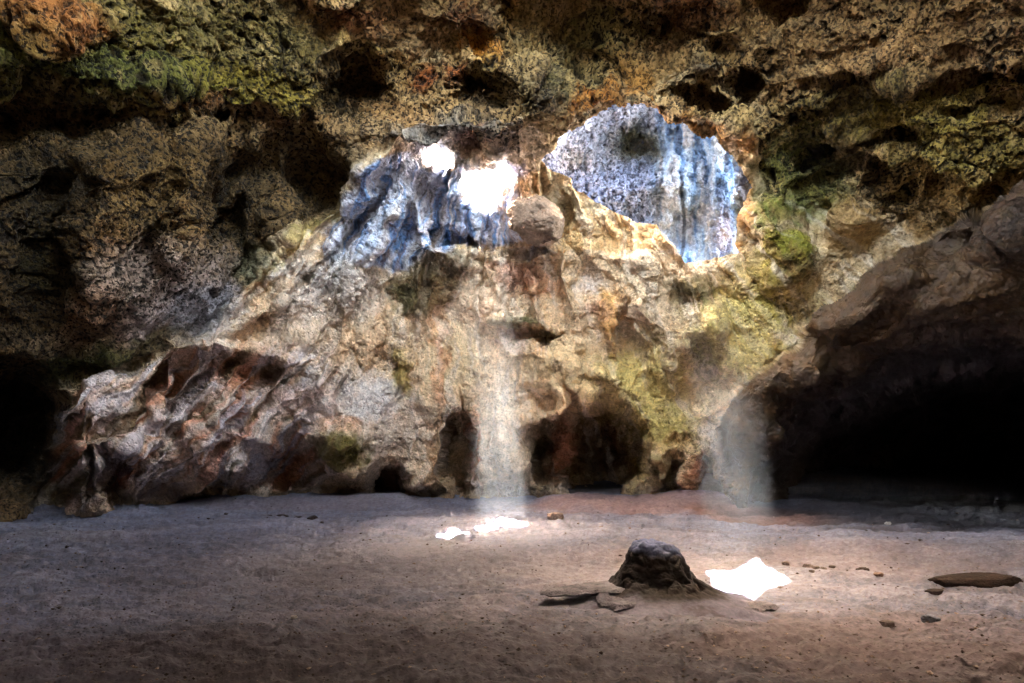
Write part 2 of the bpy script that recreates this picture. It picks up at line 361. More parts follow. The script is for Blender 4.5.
P = unproj(PXg, PYg, D)
def normals(P):
    a = np.gradient(P, axis=1); b = np.gradient(P, axis=0)
    n = np.cross(a, b); n /= np.linalg.norm(n, axis=-1, keepdims=True) + 1e-9
    toC = np.array([0, 0, CAMZ]) - P
    s = np.sign((n * toC).sum(-1)); s[s == 0] = 1
    return n * s[..., None]
def blur(A, k):
    for ax in (0, 1):
        for _ in range(2):
            c = np.cumsum(np.concatenate([np.repeat(np.take(A, [0], ax), k + 1, ax), A, np.repeat(np.take(A, [-1], ax), k, ax)], ax), ax)
            n = A.shape[ax]
            A = (np.take(c, range(2 * k + 1, 2 * k + 1 + n), ax) - np.take(c, range(0, n), ax)) / (2 * k + 1)
    return A
N0 = blur(normals(P), 5); N0 /= np.linalg.norm(N0, axis=-1, keepdims=True) + 1e-9

# --- stone relief from noise in the rock itself
Pf = P.reshape(-1, 3).astype(np.float32)
R = lambda a: a.reshape(NY, NX)
big = R(fbm(Pf, .8, 2, 51))
Wv = np.stack([pn(Pf, 1.7, 55), pn(Pf, 1.7, 57), pn(Pf, 1.7, 59)], -1)
Pw = Pf + .22 * Wv + .10 * np.stack([pn(Pf, 4.1, 62), pn(Pf, 4.1, 64), pn(Pf, 4.1, 66)], -1)
bill1 = R(np.abs(fbm(Pw, (1.3, 1.3, 1.1), 2, 61, .35)))
bill2 = R(np.abs(fbm(Pw, (3.4, 3.4, 2.6), 2, 71, .35)))
med = R(fbm(Pf, 5.5, 3, 81))
pit = R(pn(Pf, (10, 10, 10), 91)); pit2 = R(pn(Pf, (19, 19, 19), 95))
fine = R(fbm(Pf, 24, 2, 101))
patchn = R(fbm(Pf, 1.3, 3, 111))
# how rough: strongly pitted on the roof and left wall, smoother flowstone in the middle
ceilm = 1 - sstep(110, 150, GY + 12 * w1 - np.where(GX > 760, (GX - 760) * .25 + 60, 0))
ceilm = np.where(GX < 330, np.maximum(ceilm, 1 - sstep(300, 360, GY + .55 * (GX - 100) + 14 * w1)), ceilm)
rough = .35 + .65 * ceilm
rough = rough * (1 - mm * .5) * (1 - .68 * (1 - sstep(-6, 6, FS)) * (GX < 420) * sstep(110, 150, GY))
pits = sstep(.12, .5, pit) * (.4 + .9 * sstep(-.2, .4, patchn)); pits2 = sstep(.2, .55, pit2)
smooth = 1 - .5 * sstep(0, 20, FS) * (1 - mm)
disp = (.20 + .16 * ceilm) * big + .30 * (.6 + .4 * smooth) * (bill1 - .3) * (.6 + .4 * rough) + .13 * (bill2 - .3) * rough * smooth * (1 - .35 * ceilm) + .055 * med * rough * smooth - .085 * pits * rough - .03 * pits2 * (.3 + .7 * rough) + .014 * fine
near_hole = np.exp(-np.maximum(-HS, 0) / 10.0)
disp *= (1 - .75 * near_hole)
P = P + N0 * disp[..., None]
PR = unproj(GX, GY, D_rec)
NR = blur(normals(PR), 5)
PRf = PR.reshape(-1, 3).astype(np.float32)
dr = .10 * R(fbm(PRf, 1.6, 3, 52)) + .06 * (R(np.abs(pn(PRf, (4, 4, 2.5), 72))) - .3) - .03 * sstep(.15, .5, R(pn(PRf, 15, 92))) - .025 * pits2 + .02 * R(fbm(PRf, 20, 2, 102)) + .07 * R(pn(PRf, (7, 7, .7), 112))
PR = (PR + NR * dr[..., None]).reshape(-1, 3)
P = P.reshape(-1, 3)

# ------------------------------------------------------------------ mineral colours and painted shade on the shell
C = np.zeros((NY, NX, 3)); 
def base(mask, col): 
    c = srgb(col)
    for k in range(3): C[..., k] = C[..., k] * (1 - mask) + c[k] * mask
base(np.ones((NY, NX)), (212, 190, 158))
leftm = (1 - sstep(-6, 6, FS + 3 * w3)) * (GX < 520) * (GY > 60)
base(leftm * .9, (112, 92, 68))
base(ceilm * (GX > 300) * .85, (182, 154, 122))
mot = R(fbm(Pf, 2.2, 4, 121)); mot2 = R(fbm(Pf, 3.1, 4, 131)); mot3 = R(fbm(Pf, 7.0, 3, 141))
tsx = sstep(.05, .6, mot)
base(sstep(.0, .5, mot) * .45 * (1 - leftm), (205, 192, 170)); base(sstep(.1, .6, -mot) * .25, (176, 136, 96))
base(sstep(.1, .6, mot2) * .3, (168, 136, 98))
def z(cx, cy, rx, ry, ang, col, al=.8, soft=.5, n=None):
    a = math.radians(ang)
    mx = np.abs(xs - cx) < 1.6 * (rx + ry) + 20; my = np.abs(ys - cy) < 1.6 * (rx + ry) + 20
    S = np.ix_(my, mx)
    dx, dy = UX[S] + 5 * w4[S] - cx, UY[S] + 5 * w3[S] - cy
    u = dx * math.cos(a) + dy * math.sin(a); v = -dx * math.sin(a) + dy * math.cos(a)
    q = np.sqrt((u / rx) ** 2 + (v / ry) ** 2)
    m = (1 - sstep(1 - soft, 1 + soft * .6, q + .22 * mot3[S])) * al
    c = srgb(col)
    for k in range(3): C[S + (k,)] if False else None
    sub = C[my][:, mx]
    sub = sub * (1 - m[..., None]) + c * m[..., None]
    C[S] = sub
OL = (92, 84, 46); MG = (94, 98, 58); YG = (148, 134, 74); DK = (40, 35, 28); BR = (92, 66, 44); OR = (176, 104, 48); RU = (140, 74, 46)
CR = (215, 198, 165); WH = (216, 214, 214); GB = (150, 160, 178); BL = (104, 146, 190); LB = (150, 178, 222); PE = (214, 168, 124); PK = (188, 160, 150); TN = (160, 132, 100)
zones = [  # dark spots in hollows and at the foot also hold painted shade
    # roof, upper left moss, and dark shade painted in the hollows
    (60, 40, 170, 70, 0, OL, .85), (200, 50, 150, 55, 5, OL, .8), (120, 75, 150, 22, 6, MG, .8), (260, 85, 90, 18, 8, YG, .6), (60, 24, 46, 26, 0, (150, 104, 74), .9),
    (10, 60, 60, 40, 0, MG, .6), (300, 50, 34, 30, 0, (70, 62, 34), .8), (330, 15, 40, 20, 0, (120, 66, 48), .8), (280, 20, 60, 20, 0, (100, 92, 60), .6), (370, 20, 26, 14, 0, (150, 96, 74), .7),
    (60, 125, 110, 30, 0, DK, .35), (160, 115, 60, 10, 12, (128, 110, 70), .8), (200, 100, 60, 8, 10, (140, 96, 66), .6), (190, 130, 34, 14, -15, DK, .6),
    (130, 175, 110, 40, 0, (78, 62, 38), .8), (40, 200, 50, 70, 0, (52, 46, 32), .8), (235, 205, 40, 56, 0, (44, 38, 26), .75), (310, 190, 34, 50, -20, (50, 42, 30), .7),
    (150, 190, 50, 26, -20, (150, 126, 92), .5), (290, 120, 50, 16, 12, (130, 100, 76), .7), (340, 130, 30, 16, 0, (150, 124, 92), .6), (110, 250, 80, 18, 0, (104, 72, 44), .6),
    (150, 290, 86, 50, -6, (200, 184, 182), .8), (210, 310, 46, 30, 0, (150, 152, 160), .7), (90, 320, 40, 40, 20, (130, 92, 64), .7), (30, 300, 40, 60, 0, (58, 48, 32), .8), (60, 260, 30, 40, 0, (60, 58, 34), .6),
    (70, 350, 70, 22, 0, (140, 124, 110), .5), (130, 345, 60, 10, -16, OL, .7),
    # roof, middle
    (345, 88, 34, 34, 0, (54, 46, 36), .8), (400, 30, 50, 30, 0, (150, 120, 96), .6), (455, 18, 34, 30, 0, (84, 48, 32), .9), (422, 76, 14, 16, 0, RU, .8), (452, 75, 16, 12, 0, RU, .8), (486, 50, 22, 18, 0, (172, 108, 48), .75),
    (484, 70, 20, 22, 0, (96, 90, 48), .5), (478, 96, 22, 18, 0, (44, 42, 44), .85), (530, 92, 34, 34, 0, (92, 84, 58), .7), (548, 92, 16, 26, 0, (58, 44, 38), .8), (522, 75, 22, 12, 0, (160, 136, 106), .6),
    (390, 105, 40, 12, 10, (176, 140, 108), .6), (370, 50, 40, 16, 20, (150, 130, 86), .5), (560, 40, 60, 40, 0, (136, 122, 92), .6), (610, 30, 40, 24, 0, (112, 112, 76), .6), (580, 80, 40, 24, -20, (110, 104, 74), .6),
    (635, 68, 30, 16, 20, (196, 152, 104), .8), (610, 92, 30, 12, -20, (176, 124, 76), .7), (585, 104, 30, 12, -30, (150, 96, 50), .8), (640, 106, 60, 5, 4, (166, 112, 60), .7), (700, 124, 40, 5, 20, (160, 110, 62), .7), (745, 140, 14, 12, 40, (190, 138, 90), .8),
    (690, 10, 40, 24, 0, (104, 60, 34), .8), (730, 60, 50, 40, 10, (150, 130, 100), .5), (705, 65, 24, 14, 0, (80, 76, 72), .7), (705, 96, 40, 10, 10, (130, 112, 92), .6), (745, 88, 12, 16, 0, (60, 40, 28), .8), (730, 118, 40, 8, 10, (196, 170, 128), .7),
    (820, 40, 90, 50, -20, (146, 118, 92), .6), (960, 40, 90, 40, -10, (140, 110, 84), .6), (870, 60, 60, 10, -14, (176, 142, 110), .5), (1000, 70, 60, 12, -8, (160, 128, 100), .6),
    # green shelf on the right
    (850, 110, 90, 34, -16, OL, .85), (940, 110, 80, 20, -8, YG, .8), (960, 150, 90, 34, 0, (128, 122, 66), .7), (800, 180, 50, 50, 0, (92, 102, 54), .85), (830, 155, 34, 26, 0, (42, 38, 26), .75),
    (775, 212, 30, 26, 0, (92, 96, 46), .85), (788, 258, 30, 30, 0, (84, 80, 40), .85), (790, 245, 24, 12, 0, (150, 150, 70), .6), (900, 180, 34, 24, 0, (150, 130, 96), .7), (860, 230, 34, 40, 0, (160, 134, 98), .7), (960, 190, 70, 16, -6, (140, 116, 86), .6),
    (870, 175, 16, 22, 0, (60, 48, 34), .6), (750, 300, 44, 50, 0, (168, 150, 90), .75), (745, 350, 50, 34, -20, (190, 176, 124), .6), (800, 300, 30, 24, 0, (170, 150, 104), .5), (745, 205, 8, 34, -4, (170, 116, 72), .6),
    # pocket with the sky holes
    (445, 128, 70, 12, -4, (108, 112, 116), .7), (470, 138, 24, 10, 0, (112, 74, 50), .8), (345, 215, 12, 56, 28, (98, 106, 126), .85), (366, 215, 9, 54, 26, (226, 226, 236), .85), (384, 225, 10, 40, 22, BL, .85), (398, 238, 7, 32, 14, (96, 140, 204), .85),
    (412, 200, 12, 40, 10, (140, 150, 170), .8), (425, 245, 14, 22, -10, (206, 200, 204), .7), (435, 190, 10, 40, 5, (120, 140, 180), .8), (448, 225, 10, 28, 0, (96, 140, 204), .7), (455, 205, 7, 40, 2, (168, 190, 224), .8), (468, 222, 6, 26, 0, (96, 140, 204), .85),
    (480, 225, 6, 26, 0, (176, 196, 226), .8), (494, 222, 8, 26, 0, (120, 160, 212), .85), (510, 205, 10, 22, 0, (120, 160, 212), .7), (512, 165, 14, 14, 0, (70, 74, 112), .7), (447, 258, 34, 10, 18, (74, 66, 48), .8), (405, 160, 34, 10, -20, (130, 110, 92), .7),
    (536, 218, 24, 22, 0, (128, 112, 100), .9), (545, 205, 10, 12, 0, (176, 166, 158), .7), (540, 246, 26, 8, -20, (176, 190, 214), .7), (568, 215, 12, 20, 0, (120, 116, 92), .6),
    # middle wall
    (425, 285, 36, 28, -8, (88, 74, 44), .85), (405, 290, 14, 20, 0, (74, 70, 36), .7), (450, 300, 14, 14, 0, (120, 96, 60), .6), (330, 290, 60, 30, -30, (210, 206, 206), .6), (300, 330, 60, 22, -30, (222, 206, 190), .6), (280, 270, 26, 14, 0, (196, 196, 196), .7),
    (255, 262, 24, 18, -20, (130, 128, 104), .8), (300, 240, 60, 7, -42, (150, 140, 88), .6), (360, 350, 50, 22, 0, (226, 196, 160), .7), (470, 300, 20, 30, 0, (196, 178, 160), .5), (520, 275, 30, 12, 0, (150, 106, 84), .6), (540, 290, 22, 10, 0, (170, 120, 84), .6),
    (585, 265, 60, 34, 15, (228, 200, 160), .7), (592, 280, 16, 14, 0, (206, 206, 212), .7), (600, 308, 16, 10, 0, (150, 112, 92), .5), (640, 280, 50, 22, 40, (222, 208, 180), .6), (515, 322, 22, 8, 0, (92, 96, 60), .7), (520, 340, 26, 10, 0, (186, 166, 164), .7), (540, 352, 10, 8, 0, (176, 110, 56), .8),
    (547, 341, 12, 9, 0, (50, 36, 28), .8), (580, 365, 60, 26, 20, (226, 202, 156), .7), (612, 310, 14, 30, -6, (206, 164, 100), .7), (655, 350, 40, 30, 0, (204, 190, 146), .5), (700, 320, 26, 26, 0, (212, 196, 150), .6), (704, 350, 14, 14, 0, (110, 104, 84), .7), (716, 345, 8, 26, -10, (150, 140, 84), .7),
    (640, 390, 60, 40, 0, (176, 164, 92), .65), (660, 420, 40, 30, 0, (170, 158, 84), .65), (690, 400, 50, 14, -20, (206, 190, 160), .6), (600, 390, 40, 14, 20, (214, 190, 150), .6), (680, 290, 30, 14, 20, (110, 96, 68), .7), (690, 300, 22, 14, 0, (78, 76, 40), .6),
    (700, 245, 40, 8, -4, (206, 200, 204), .5),
    # lower band, with the shade of its hollows painted dark
    (350, 400, 60, 30, 0, (206, 204, 206), .7), (380, 430, 50, 34, 0, (190, 184, 180), .55), (330, 425, 34, 12, 0, (200, 150, 110), .6), (440, 330, 8, 70, 0, (170, 120, 80), .5), (403, 370, 8, 34, 0, (160, 142, 74), .7), (412, 440, 22, 40, 0, (170, 158, 146), .5), (450, 360, 30, 30, 0, (212, 192, 150), .5),
    (340, 452, 30, 18, 0, (106, 96, 40), .85), (320, 440, 24, 10, 0, (110, 110, 56), .8), (436, 470, 12, 22, 0, (180, 140, 100), .6), (475, 450, 5, 50, 2, (176, 104, 66), .8), (450, 450, 10, 44, 5, (60, 60, 40), .7), (562, 445, 14, 44, 0, (130, 76, 48), .9), (600, 450, 30, 40, 0, (48, 38, 28), .8),
    (540, 450, 16, 40, 0, (44, 40, 30), .7), (590, 410, 50, 16, 10, (180, 150, 104), .5), (640, 470, 10, 30, 12, (176, 156, 96), .8), (664, 470, 14, 30, 0, (92, 88, 44), .7), (698, 465, 8, 28, 4, (126, 66, 38), .9), (672, 445, 24, 10, 0, (206, 176, 140), .7), (735, 450, 30, 50, 20, (140, 136, 136), .8),
    (215, 378, 34, 14, 0, (190, 104, 60), .85), (190, 392, 20, 34, 24, (172, 100, 62), .7), (240, 362, 40, 12, 8, (90, 64, 36), .8), (270, 370, 16, 16, 0, (44, 36, 26), .7), (270, 400, 60, 18, -10, (190, 176, 176), .7), (240, 440, 34, 34, 0, (180, 168, 172), .7), (215, 465, 26, 20, 0, (140, 150, 176), .8),
    (265, 465, 20, 20, 0, (150, 162, 190), .7), (180, 455, 30, 26, 20, (170, 120, 90), .7), (130, 410, 9, 40, 38, (206, 150, 106), .85), (160, 410, 7, 44, 22, (200, 160, 132), .85), (146, 400, 6, 44, 30, (40, 50, 36), .85), (175, 420, 9, 50, 26, (50, 60, 44), .8), (205, 420, 14, 50, 28, (180, 140, 116), .7), (192, 395, 9, 50, 26, (110, 120, 120), .7),
    (90, 415, 42, 22, -14, (196, 200, 216), .9), (75, 428, 24, 16, 0, (176, 190, 220), .8), (100, 395, 50, 9, -16, (168, 130, 84), .7), (80, 370, 60, 14, -14, (66, 70, 34), .85), (110, 440, 50, 6, 0, (60, 70, 34), .8), (60, 475, 40, 36, 0, (40, 36, 28), .85), (115, 470, 26, 30, 0, (44, 42, 32), .8),
    (78, 475, 10, 40, 4, (104, 110, 90), .6), (80, 505, 24, 14, 0, (120, 116, 128), .7), (110, 450, 20, 9, 0, (160, 112, 80), .7), (160, 490, 40, 14, 4, (120, 108, 112), .8), (10, 430, 40, 70, 0, (40, 36, 30), .9), (290, 470, 40, 20, 0, (50, 48, 32), .8), (391, 480, 18, 14, 0, (48, 44, 34), .8), (400, 494, 330, 9, 0, (66, 56, 50), .75),
]
for q in zones: z(*q)
# streaks under the sky holes: white, sky-blue and slate, following the folds
blue_poly = [(378, 158), (412, 160), (424, 172), (450, 172), (460, 205), (500, 215), (520, 190), (528, 235), (500, 245), (470, 242), (445, 252), (420, 256), (400, 270), (372, 262), (330, 262), (318, 250), (345, 205)]
BS = sstep(-3, 6, sdf(blue_poly, UX, UY))
run = fbm(np.stack([TH * 46, RR * .010, np.zeros_like(TH)], -1).reshape(-1, 3).astype(np.float32), 1.0, 3, 181).reshape(NY, NX)
base(BS * .75, (176, 182, 198)); base(BS * sstep(.0, .3, run) * .9, (224, 226, 236)); base(BS * sstep(.02, .25, -run) * .8, (126, 164, 208)); base(BS * sstep(.28, .45, -run) * .85, (84, 96, 126)); base(BS * sstep(.3, .5, run) * .6, (120, 112, 104))
base(BS * sstep(.25, .5, pit) * .6, (70, 70, 84))
z(536, 218, 24, 22, 0, (128, 112, 100), .9); z(545, 205, 10, 12, 0, (176, 166, 158), .7)
# diagonal drapes on the lower left: rust, slate, white and algae green
LS = (1 - sstep(300, 345, GX + 10 * w1)) * sstep(335, 365, GY + 8 * w2) * (1 - sstep(478, 492, GY)) * sstep(0, 12, FS)
THl = (UX + .95 * UY) / 46.0
run2 = fbm(np.stack([THl * 2.2, (UY - UX) * .006, np.zeros_like(TH)], -1).reshape(-1, 3).astype(np.float32), 1.0, 3, 191).reshape(NY, NX)
run3 = fbm(np.stack([THl * 2.9, (UY - UX) * .006, np.zeros_like(TH)], -1).reshape(-1, 3).astype(np.float32), 1.0, 3, 195).reshape(NY, NX)
base(LS * .5, (196, 184, 182)); base(LS * sstep(.14, .4, -run2) * .7, (182, 122, 86)); base(LS * sstep(.22, .42, run3) * .8, (58, 62, 44)); base(LS * sstep(.22, .45, -run3) * .6, (150, 158, 178)); base(LS * sstep(.1, .35, run2) * .85, (206, 200, 206))
P = P.reshape(-1, 3)
# fine streaks that follow the folds
stk = fbm(np.stack([TH * 40, RR * .012, np.zeros_like(TH)], -1).reshape(-1, 3).astype(np.float32), 1.0, 3, 151).reshape(NY, NX)
sm = sstep(170, 230, GY) * (1 - leftm) * (1 - mm)
base(sstep(.15, .6, stk) * .32 * sm, (150, 118, 84)); base(sstep(.1, .5, -stk) * .4 * sm, (228, 218, 206))
base(sstep(.25, .6, R(fbm(Pf, (6, 6, 1.2), 3, 161))) * .3 * sm, (140, 116, 74))
for q in [(425, 285, 36, 28, -8, (82, 68, 40), .85, .35), (404, 296, 12, 18, 0, (60, 58, 30), .7), (443, 270, 20, 10, 20, (60, 54, 44), .6), (520, 275, 28, 12, 0, (150, 104, 84), .6), (515, 321, 22, 7, 0, (80, 84, 50), .7), (547, 341, 10, 8, 0, (40, 28, 22), .8),
          (340, 452, 30, 16, 0, (92, 84, 34), .85), (690, 290, 26, 14, 10, (74, 66, 34), .8), (704, 350, 12, 14, 0, (96, 92, 70), .7), (612, 312, 9, 28, -6, (190, 146, 84), .7), (652, 330, 6, 34, 8, (84, 68, 46), .6), (600, 308, 18, 10, 10, (140, 108, 94), .5),
          (690, 225, 14, 10, 0, (120, 108, 96), .3), (640, 385, 50, 40, 0, (176, 164, 92), .5), (740, 330, 50, 40, -20, (178, 168, 96), .6), (670, 430, 34, 26, 0, (150, 140, 64), .5), (440, 370, 7, 40, 0, (150, 96, 62), .55), (400, 380, 7, 34, 0, (140, 128, 60), .6),
          (330, 280, 30, 20, -30, (222, 222, 226), .5), (360, 300, 30, 22, -20, (232, 222, 210), .5), (585, 262, 44, 20, 15, (236, 208, 168), .5), (560, 372, 40, 16, 15, (238, 214, 166), .5), (300, 400, 40, 20, -20, (206, 176, 164), .5), (372, 400, 34, 22, 0, (214, 214, 216), .5), (500, 300, 20, 24, 0, (226, 200, 176), .4)]:
    z(*q)
base(sm * sstep(.34, .5, R(pn(Pf, (9, 9, 7), 221))) * .4, (112, 84, 60)); C_main = C.copy()
# recess: pale stone with grey and white runs, skylight blue put into the colour
rm = rin.astype(float)
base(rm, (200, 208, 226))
vst = fbm(np.stack([(GX + 5 * w1 + 2 * w3) * .09, GY * .012, np.zeros_like(GX)], -1).reshape(-1, 3).astype(np.float32), 1.0, 3, 171).reshape(NY, NX)
rr = rm * sstep(640, 670, GX + 8 * w1)
base(rr, (196, 216, 236)); base(rr * sstep(.0, .3, vst), (236, 238, 240)); base(rr * sstep(.05, .3, -vst) * .8, (118, 162, 210)); base(rr * sstep(.3, .5, -vst) * .7, (74, 84, 104))
base(rm * (1 - sstep(0, 1, ((GX + 6 * w3 - 636) / 38) ** 2 + ((GY + 6 * w4 - 146) / 34) ** 2) ) * .95, (84, 80, 34))
base(rm * (1 - sstep(.2, 1, ((GX + 4 * w3 - 642) / 18) ** 2 + ((GY + 4 * w4 - 146) / 12) ** 2) ) * .9, (36, 34, 20))
base(rm * np.exp(-((GX - 575) / 18) ** 2 - ((GY - 160) / 12) ** 2) * .6, (150, 138, 108))
base(rm * sstep(-10, 6, (GY - 170) + (GX - 600) * .2) * (1 - sstep(640, 665, GX)) * .6, (140, 158, 196))
base(rm * np.exp(-((GX - 722) / 12) ** 2 - ((GY - 235) / 26) ** 2) * .8, (200, 168, 160))
base(rm * (1 - sstep(1.0, 2.6, np.abs((GX - 683) - 3 * w1))) * (GY > 170) * .8, (84, 88, 100))
base(rm * sstep(.2, .5, pit2) * .7 * (1 - sstep(650, 670, GX)), (54, 60, 78))
base(rm * sstep(735, 742, GX), (120, 110, 110))
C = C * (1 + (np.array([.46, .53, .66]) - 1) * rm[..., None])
C_rec = np.clip(C, .012, .72); C = C_main
# overhang colours
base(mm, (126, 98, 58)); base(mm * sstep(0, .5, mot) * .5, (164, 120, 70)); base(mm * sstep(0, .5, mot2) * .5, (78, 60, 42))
base(mm * (1 - sstep(300, 350, GY - (GX - 900) * .15)) * 0.35, (132, 100, 66)); base(mm * sstep(-40, 10, VS) * .8, (52, 42, 34))  # darker towards the passage: its shade put into the colour
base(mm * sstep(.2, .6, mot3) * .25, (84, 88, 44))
# pores darkened with painted shade, pale crust between them
pd = (pits * .75 + pits2 * .35) * (.25 + .75 * ceilm + .2 * leftm) * (1 - mm * .7)
base(np.clip(pd, 0, .85), (46, 38, 28))
base(sstep(.15, .5, -pit) * sstep(0, .5, mot2 + .3) * .32 * rough, (196, 172, 138))
base(np.clip(sstep(.42, .62, pit2) * .5 * (1 - ceilm), 0, 1), (96, 74, 56))
base(near_hole * .5, (190, 205, 228))  # pale blue skylight glow painted round the sky holes
# middle wall lightened, roof and left wall darkened: light falloff put into the colour
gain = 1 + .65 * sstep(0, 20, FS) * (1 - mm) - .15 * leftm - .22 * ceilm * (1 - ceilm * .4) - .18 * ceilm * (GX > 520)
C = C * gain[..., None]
warm = sstep(0, 20, FS + 0 * GX) * (1 - mm) * sstep(255, 285, GY + np.where(np.abs(GX - 440) < 110, 0, 60))
C = C * (1 + warm[..., None] * (np.array([1.06, .98, .90]) - 1))
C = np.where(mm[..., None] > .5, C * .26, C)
C = C * (1 + (ceilm * (1 - mm))[..., None] * (np.array([1.06, 1.0, .86]) - 1))
lum = C.mean(-1, keepdims=True); satm = (1.25 - .30 * sstep(0, 20, FS) * (GY > 250) * (1 - mm))[..., None]
C = np.clip(lum + (C - lum) * satm, .010, 2)
mxc = C.max(-1, keepdims=True); C = C * np.minimum(1, (.80 / mxc)); C = np.maximum(C, .01)

# ------------------------------------------------------------------ faces, openings, split into the named surfaces
idx = np.arange(NX * NY).reshape(NY, NX)
quads = np.stack([idx[:-1, :-1], idx[1:, :-1], idx[1:, 1:], idx[:-1, 1:]], -1).reshape(-1, 4)
def corners(A): A = A.reshape(NY, NX); return np.stack([A[:-1, :-1], A[1:, :-1], A[1:, 1:], A[:-1, 1:]], -1).reshape(-1, 4)
keep = np.ones(len(quads), bool)
keep &= ~(corners(HS) > -.02).all(1) & ~((corners(HS).mean(1)) > .1)
fy = corners(GY).mean(1); fx = corners(GX).mean(1)
keep &= ~(corners(RS).mean(1) > .1)
# the big roof opening: wherever the sunlight of the bright ground patch must pass
zz = P[:, 2]; gxp = P[:, 0] + SUN[0] * zz; gyp = P[:, 1] + SUN[1] * zz
ps = sdf(patch, gxp + .03 * w3.ravel(), gyp + .03 * w4.ravel())
ps = np.where(zz > 5, ps, -1)
keep &= ~((corners(ps) > 0).sum(1) >= 3)
PATCH_PS = ps
cm = corners(mm).mean(1) > .5
cyl = [(-500, 95), (0, 95), (130, 100), (250, 92), (330, 62), (380, 112), (440, 118), (520, 122), (545, 132), (570, 124), (602, 108), (690, 116), (722, 132), (770, 150), (860, 200), (930, 230), (1024, 195), (1500, 160)]
cyv = np.interp(fx, [p[0] for p in cyl], [p[1] for p in cyl])
cc = (fy < cyv) & ~cm
pore = np.clip(.20 + .65 * ceilm + .5 * leftm + .35 * patchn - .3 * mm, 0, 1)
Cf = np.concatenate([C, pore[..., None]], -1).reshape(-1, 4)
C_rec = np.concatenate([C_rec, (.5 * (1 - sstep(640, 670, GX)) + .12)[..., None]], -1)
def shell(name, m, mat, label=None, cat=None):
    o = make_mesh(name, P, quads[keep & m], Cf, mat)
    tag(o, label, cat, None, 'structure'); return o
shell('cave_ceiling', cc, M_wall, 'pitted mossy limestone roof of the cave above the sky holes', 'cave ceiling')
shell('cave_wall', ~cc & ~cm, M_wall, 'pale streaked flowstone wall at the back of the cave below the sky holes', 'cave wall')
tag(make_mesh('alcove_wall', PR, quads[corners(RS).min(1) > -32], C_rec.reshape(-1, 4), M_wall), 'blue and white streaked recess wall lit from above', 'cave wall', None, 'structure')
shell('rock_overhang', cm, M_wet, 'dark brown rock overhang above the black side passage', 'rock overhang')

# ------------------------------------------------------------------ the rest of the cavern, behind and beside the camera
def rough_sheet(name, origin, ux, uy, nu, nv, col, amp=.35, cut=None, label=None, cat='cave wall'):
    u, v = np.meshgrid(np.linspace(0, 1, nu), np.linspace(0, 1, nv))
    o = np.array(origin, float); ux = np.array(ux, float); uy = np.array(uy, float)
    V = (o + u[..., None] * ux + v[..., None] * uy).reshape(-1, 3)
    n = np.cross(ux, uy); n /= np.linalg.norm(n)
    Vf = V.astype(np.float32)
    V = V + n * (amp * fbm(Vf, .7, 4, 200))[:, None]
    ii = np.arange(nu * nv).reshape(nv, nu)
    q = np.stack([ii[:-1, :-1], ii[:-1, 1:], ii[1:, 1:], ii[1:, :-1]], -1).reshape(-1, 4)
    if cut is not None:
        c = V[q].mean(1); q = q[~cut(c)]
    cols = np.ones((len(V), 3)) * srgb(col) * (1 + .3 * fbm(Vf, 2, 3, 210))[:, None]
    o = make_mesh(name, V, q, np.clip(cols, .02, .6), M_wall)
    tag(o, label, cat, None, 'structure'); return o
Y_BACK = -2.6
rough_sheet('side_wall', (-7.7, -4, -1), (0, 11.3, 0), (0, 0, 11.5), 90, 90, (84, 72, 56), .3, None, 'dark left flank of the cave beside the viewer')
rough_sheet('side_wall', (8.0, 9.8, -1), (0, -13.8, 0), (0, 0, 11.5), 90, 90, (84, 72, 56), .3, None, 'dark right flank of the cave beside the viewer')
ADDED_SKYL = (0.8, 3.9, 4.0, 2.5)    # unseen skylight added to light the wall: centre x, y, half width, half depth
rough_sheet('cave_roof', (-9, -6.5, 9.05), (18, 0, 0), (0, 13.85, 0), 120, 90, (100, 88, 66), .2,
            lambda c: ((np.abs(c[:, 0] - ADDED_SKYL[0]) / ADDED_SKYL[2]) ** 3 + (np.abs(c[:, 1] - ADDED_SKYL[1]) / ADDED_SKYL[3]) ** 3) < 1, 'rough roof of the cave over the viewer', 'cave ceiling')
# unseen slabs added above the openings block the steep sun, not the low sky
rough_sheet('added_sun_slab', (-7, -2.2, 14.0), (15.5, 0, 0), (0, 10.4, 0), 60, 40, (66, 58, 50), .15, None, 'unseen slab added above the skylight over the viewer to block the sun', 'sun blocker')
rough_sheet('added_sun_slab', (.1, 10.0, 8.85), (7, 0, 0), (0, 6.5, 0), 60, 40, (150, 130, 100), .08, None, 'unseen slab added above the blue recess to block the sun', 'sun blocker')
rough_sheet('added_sun_cover', (-18.5, -8, 12.9), (11.5, 0, 0), (0, 34, 0), 50, 60, (120, 112, 90), .15, None, None, None)  # unseen covers added to stop stray sun getting in
rough_sheet('added_sun_cover', (-5.5, 14.6, 12.4), (22, 0, 0), (0, 14, 0), 50, 60, (120, 112, 90), .15, None, None, None)
ADDED_MOUTH = (0.5, 6.6, .35, .25)   # unseen opening added for fill light: centre x, z, half width, half height
rough_sheet('rear_wall', (9, Y_BACK, -1), (-18, 0, 0), (0, 0, 11.5), 160, 110, (104, 90, 70), .25,
            lambda c: ((np.abs(c[:, 0] - ADDED_MOUTH[0]) / ADDED_MOUTH[2]) ** 3 + (np.abs(c[:, 2] - ADDED_MOUTH[1]) / ADDED_MOUTH[3]) ** 3) < 1, 'rear wall of the cave with an added daylight opening')

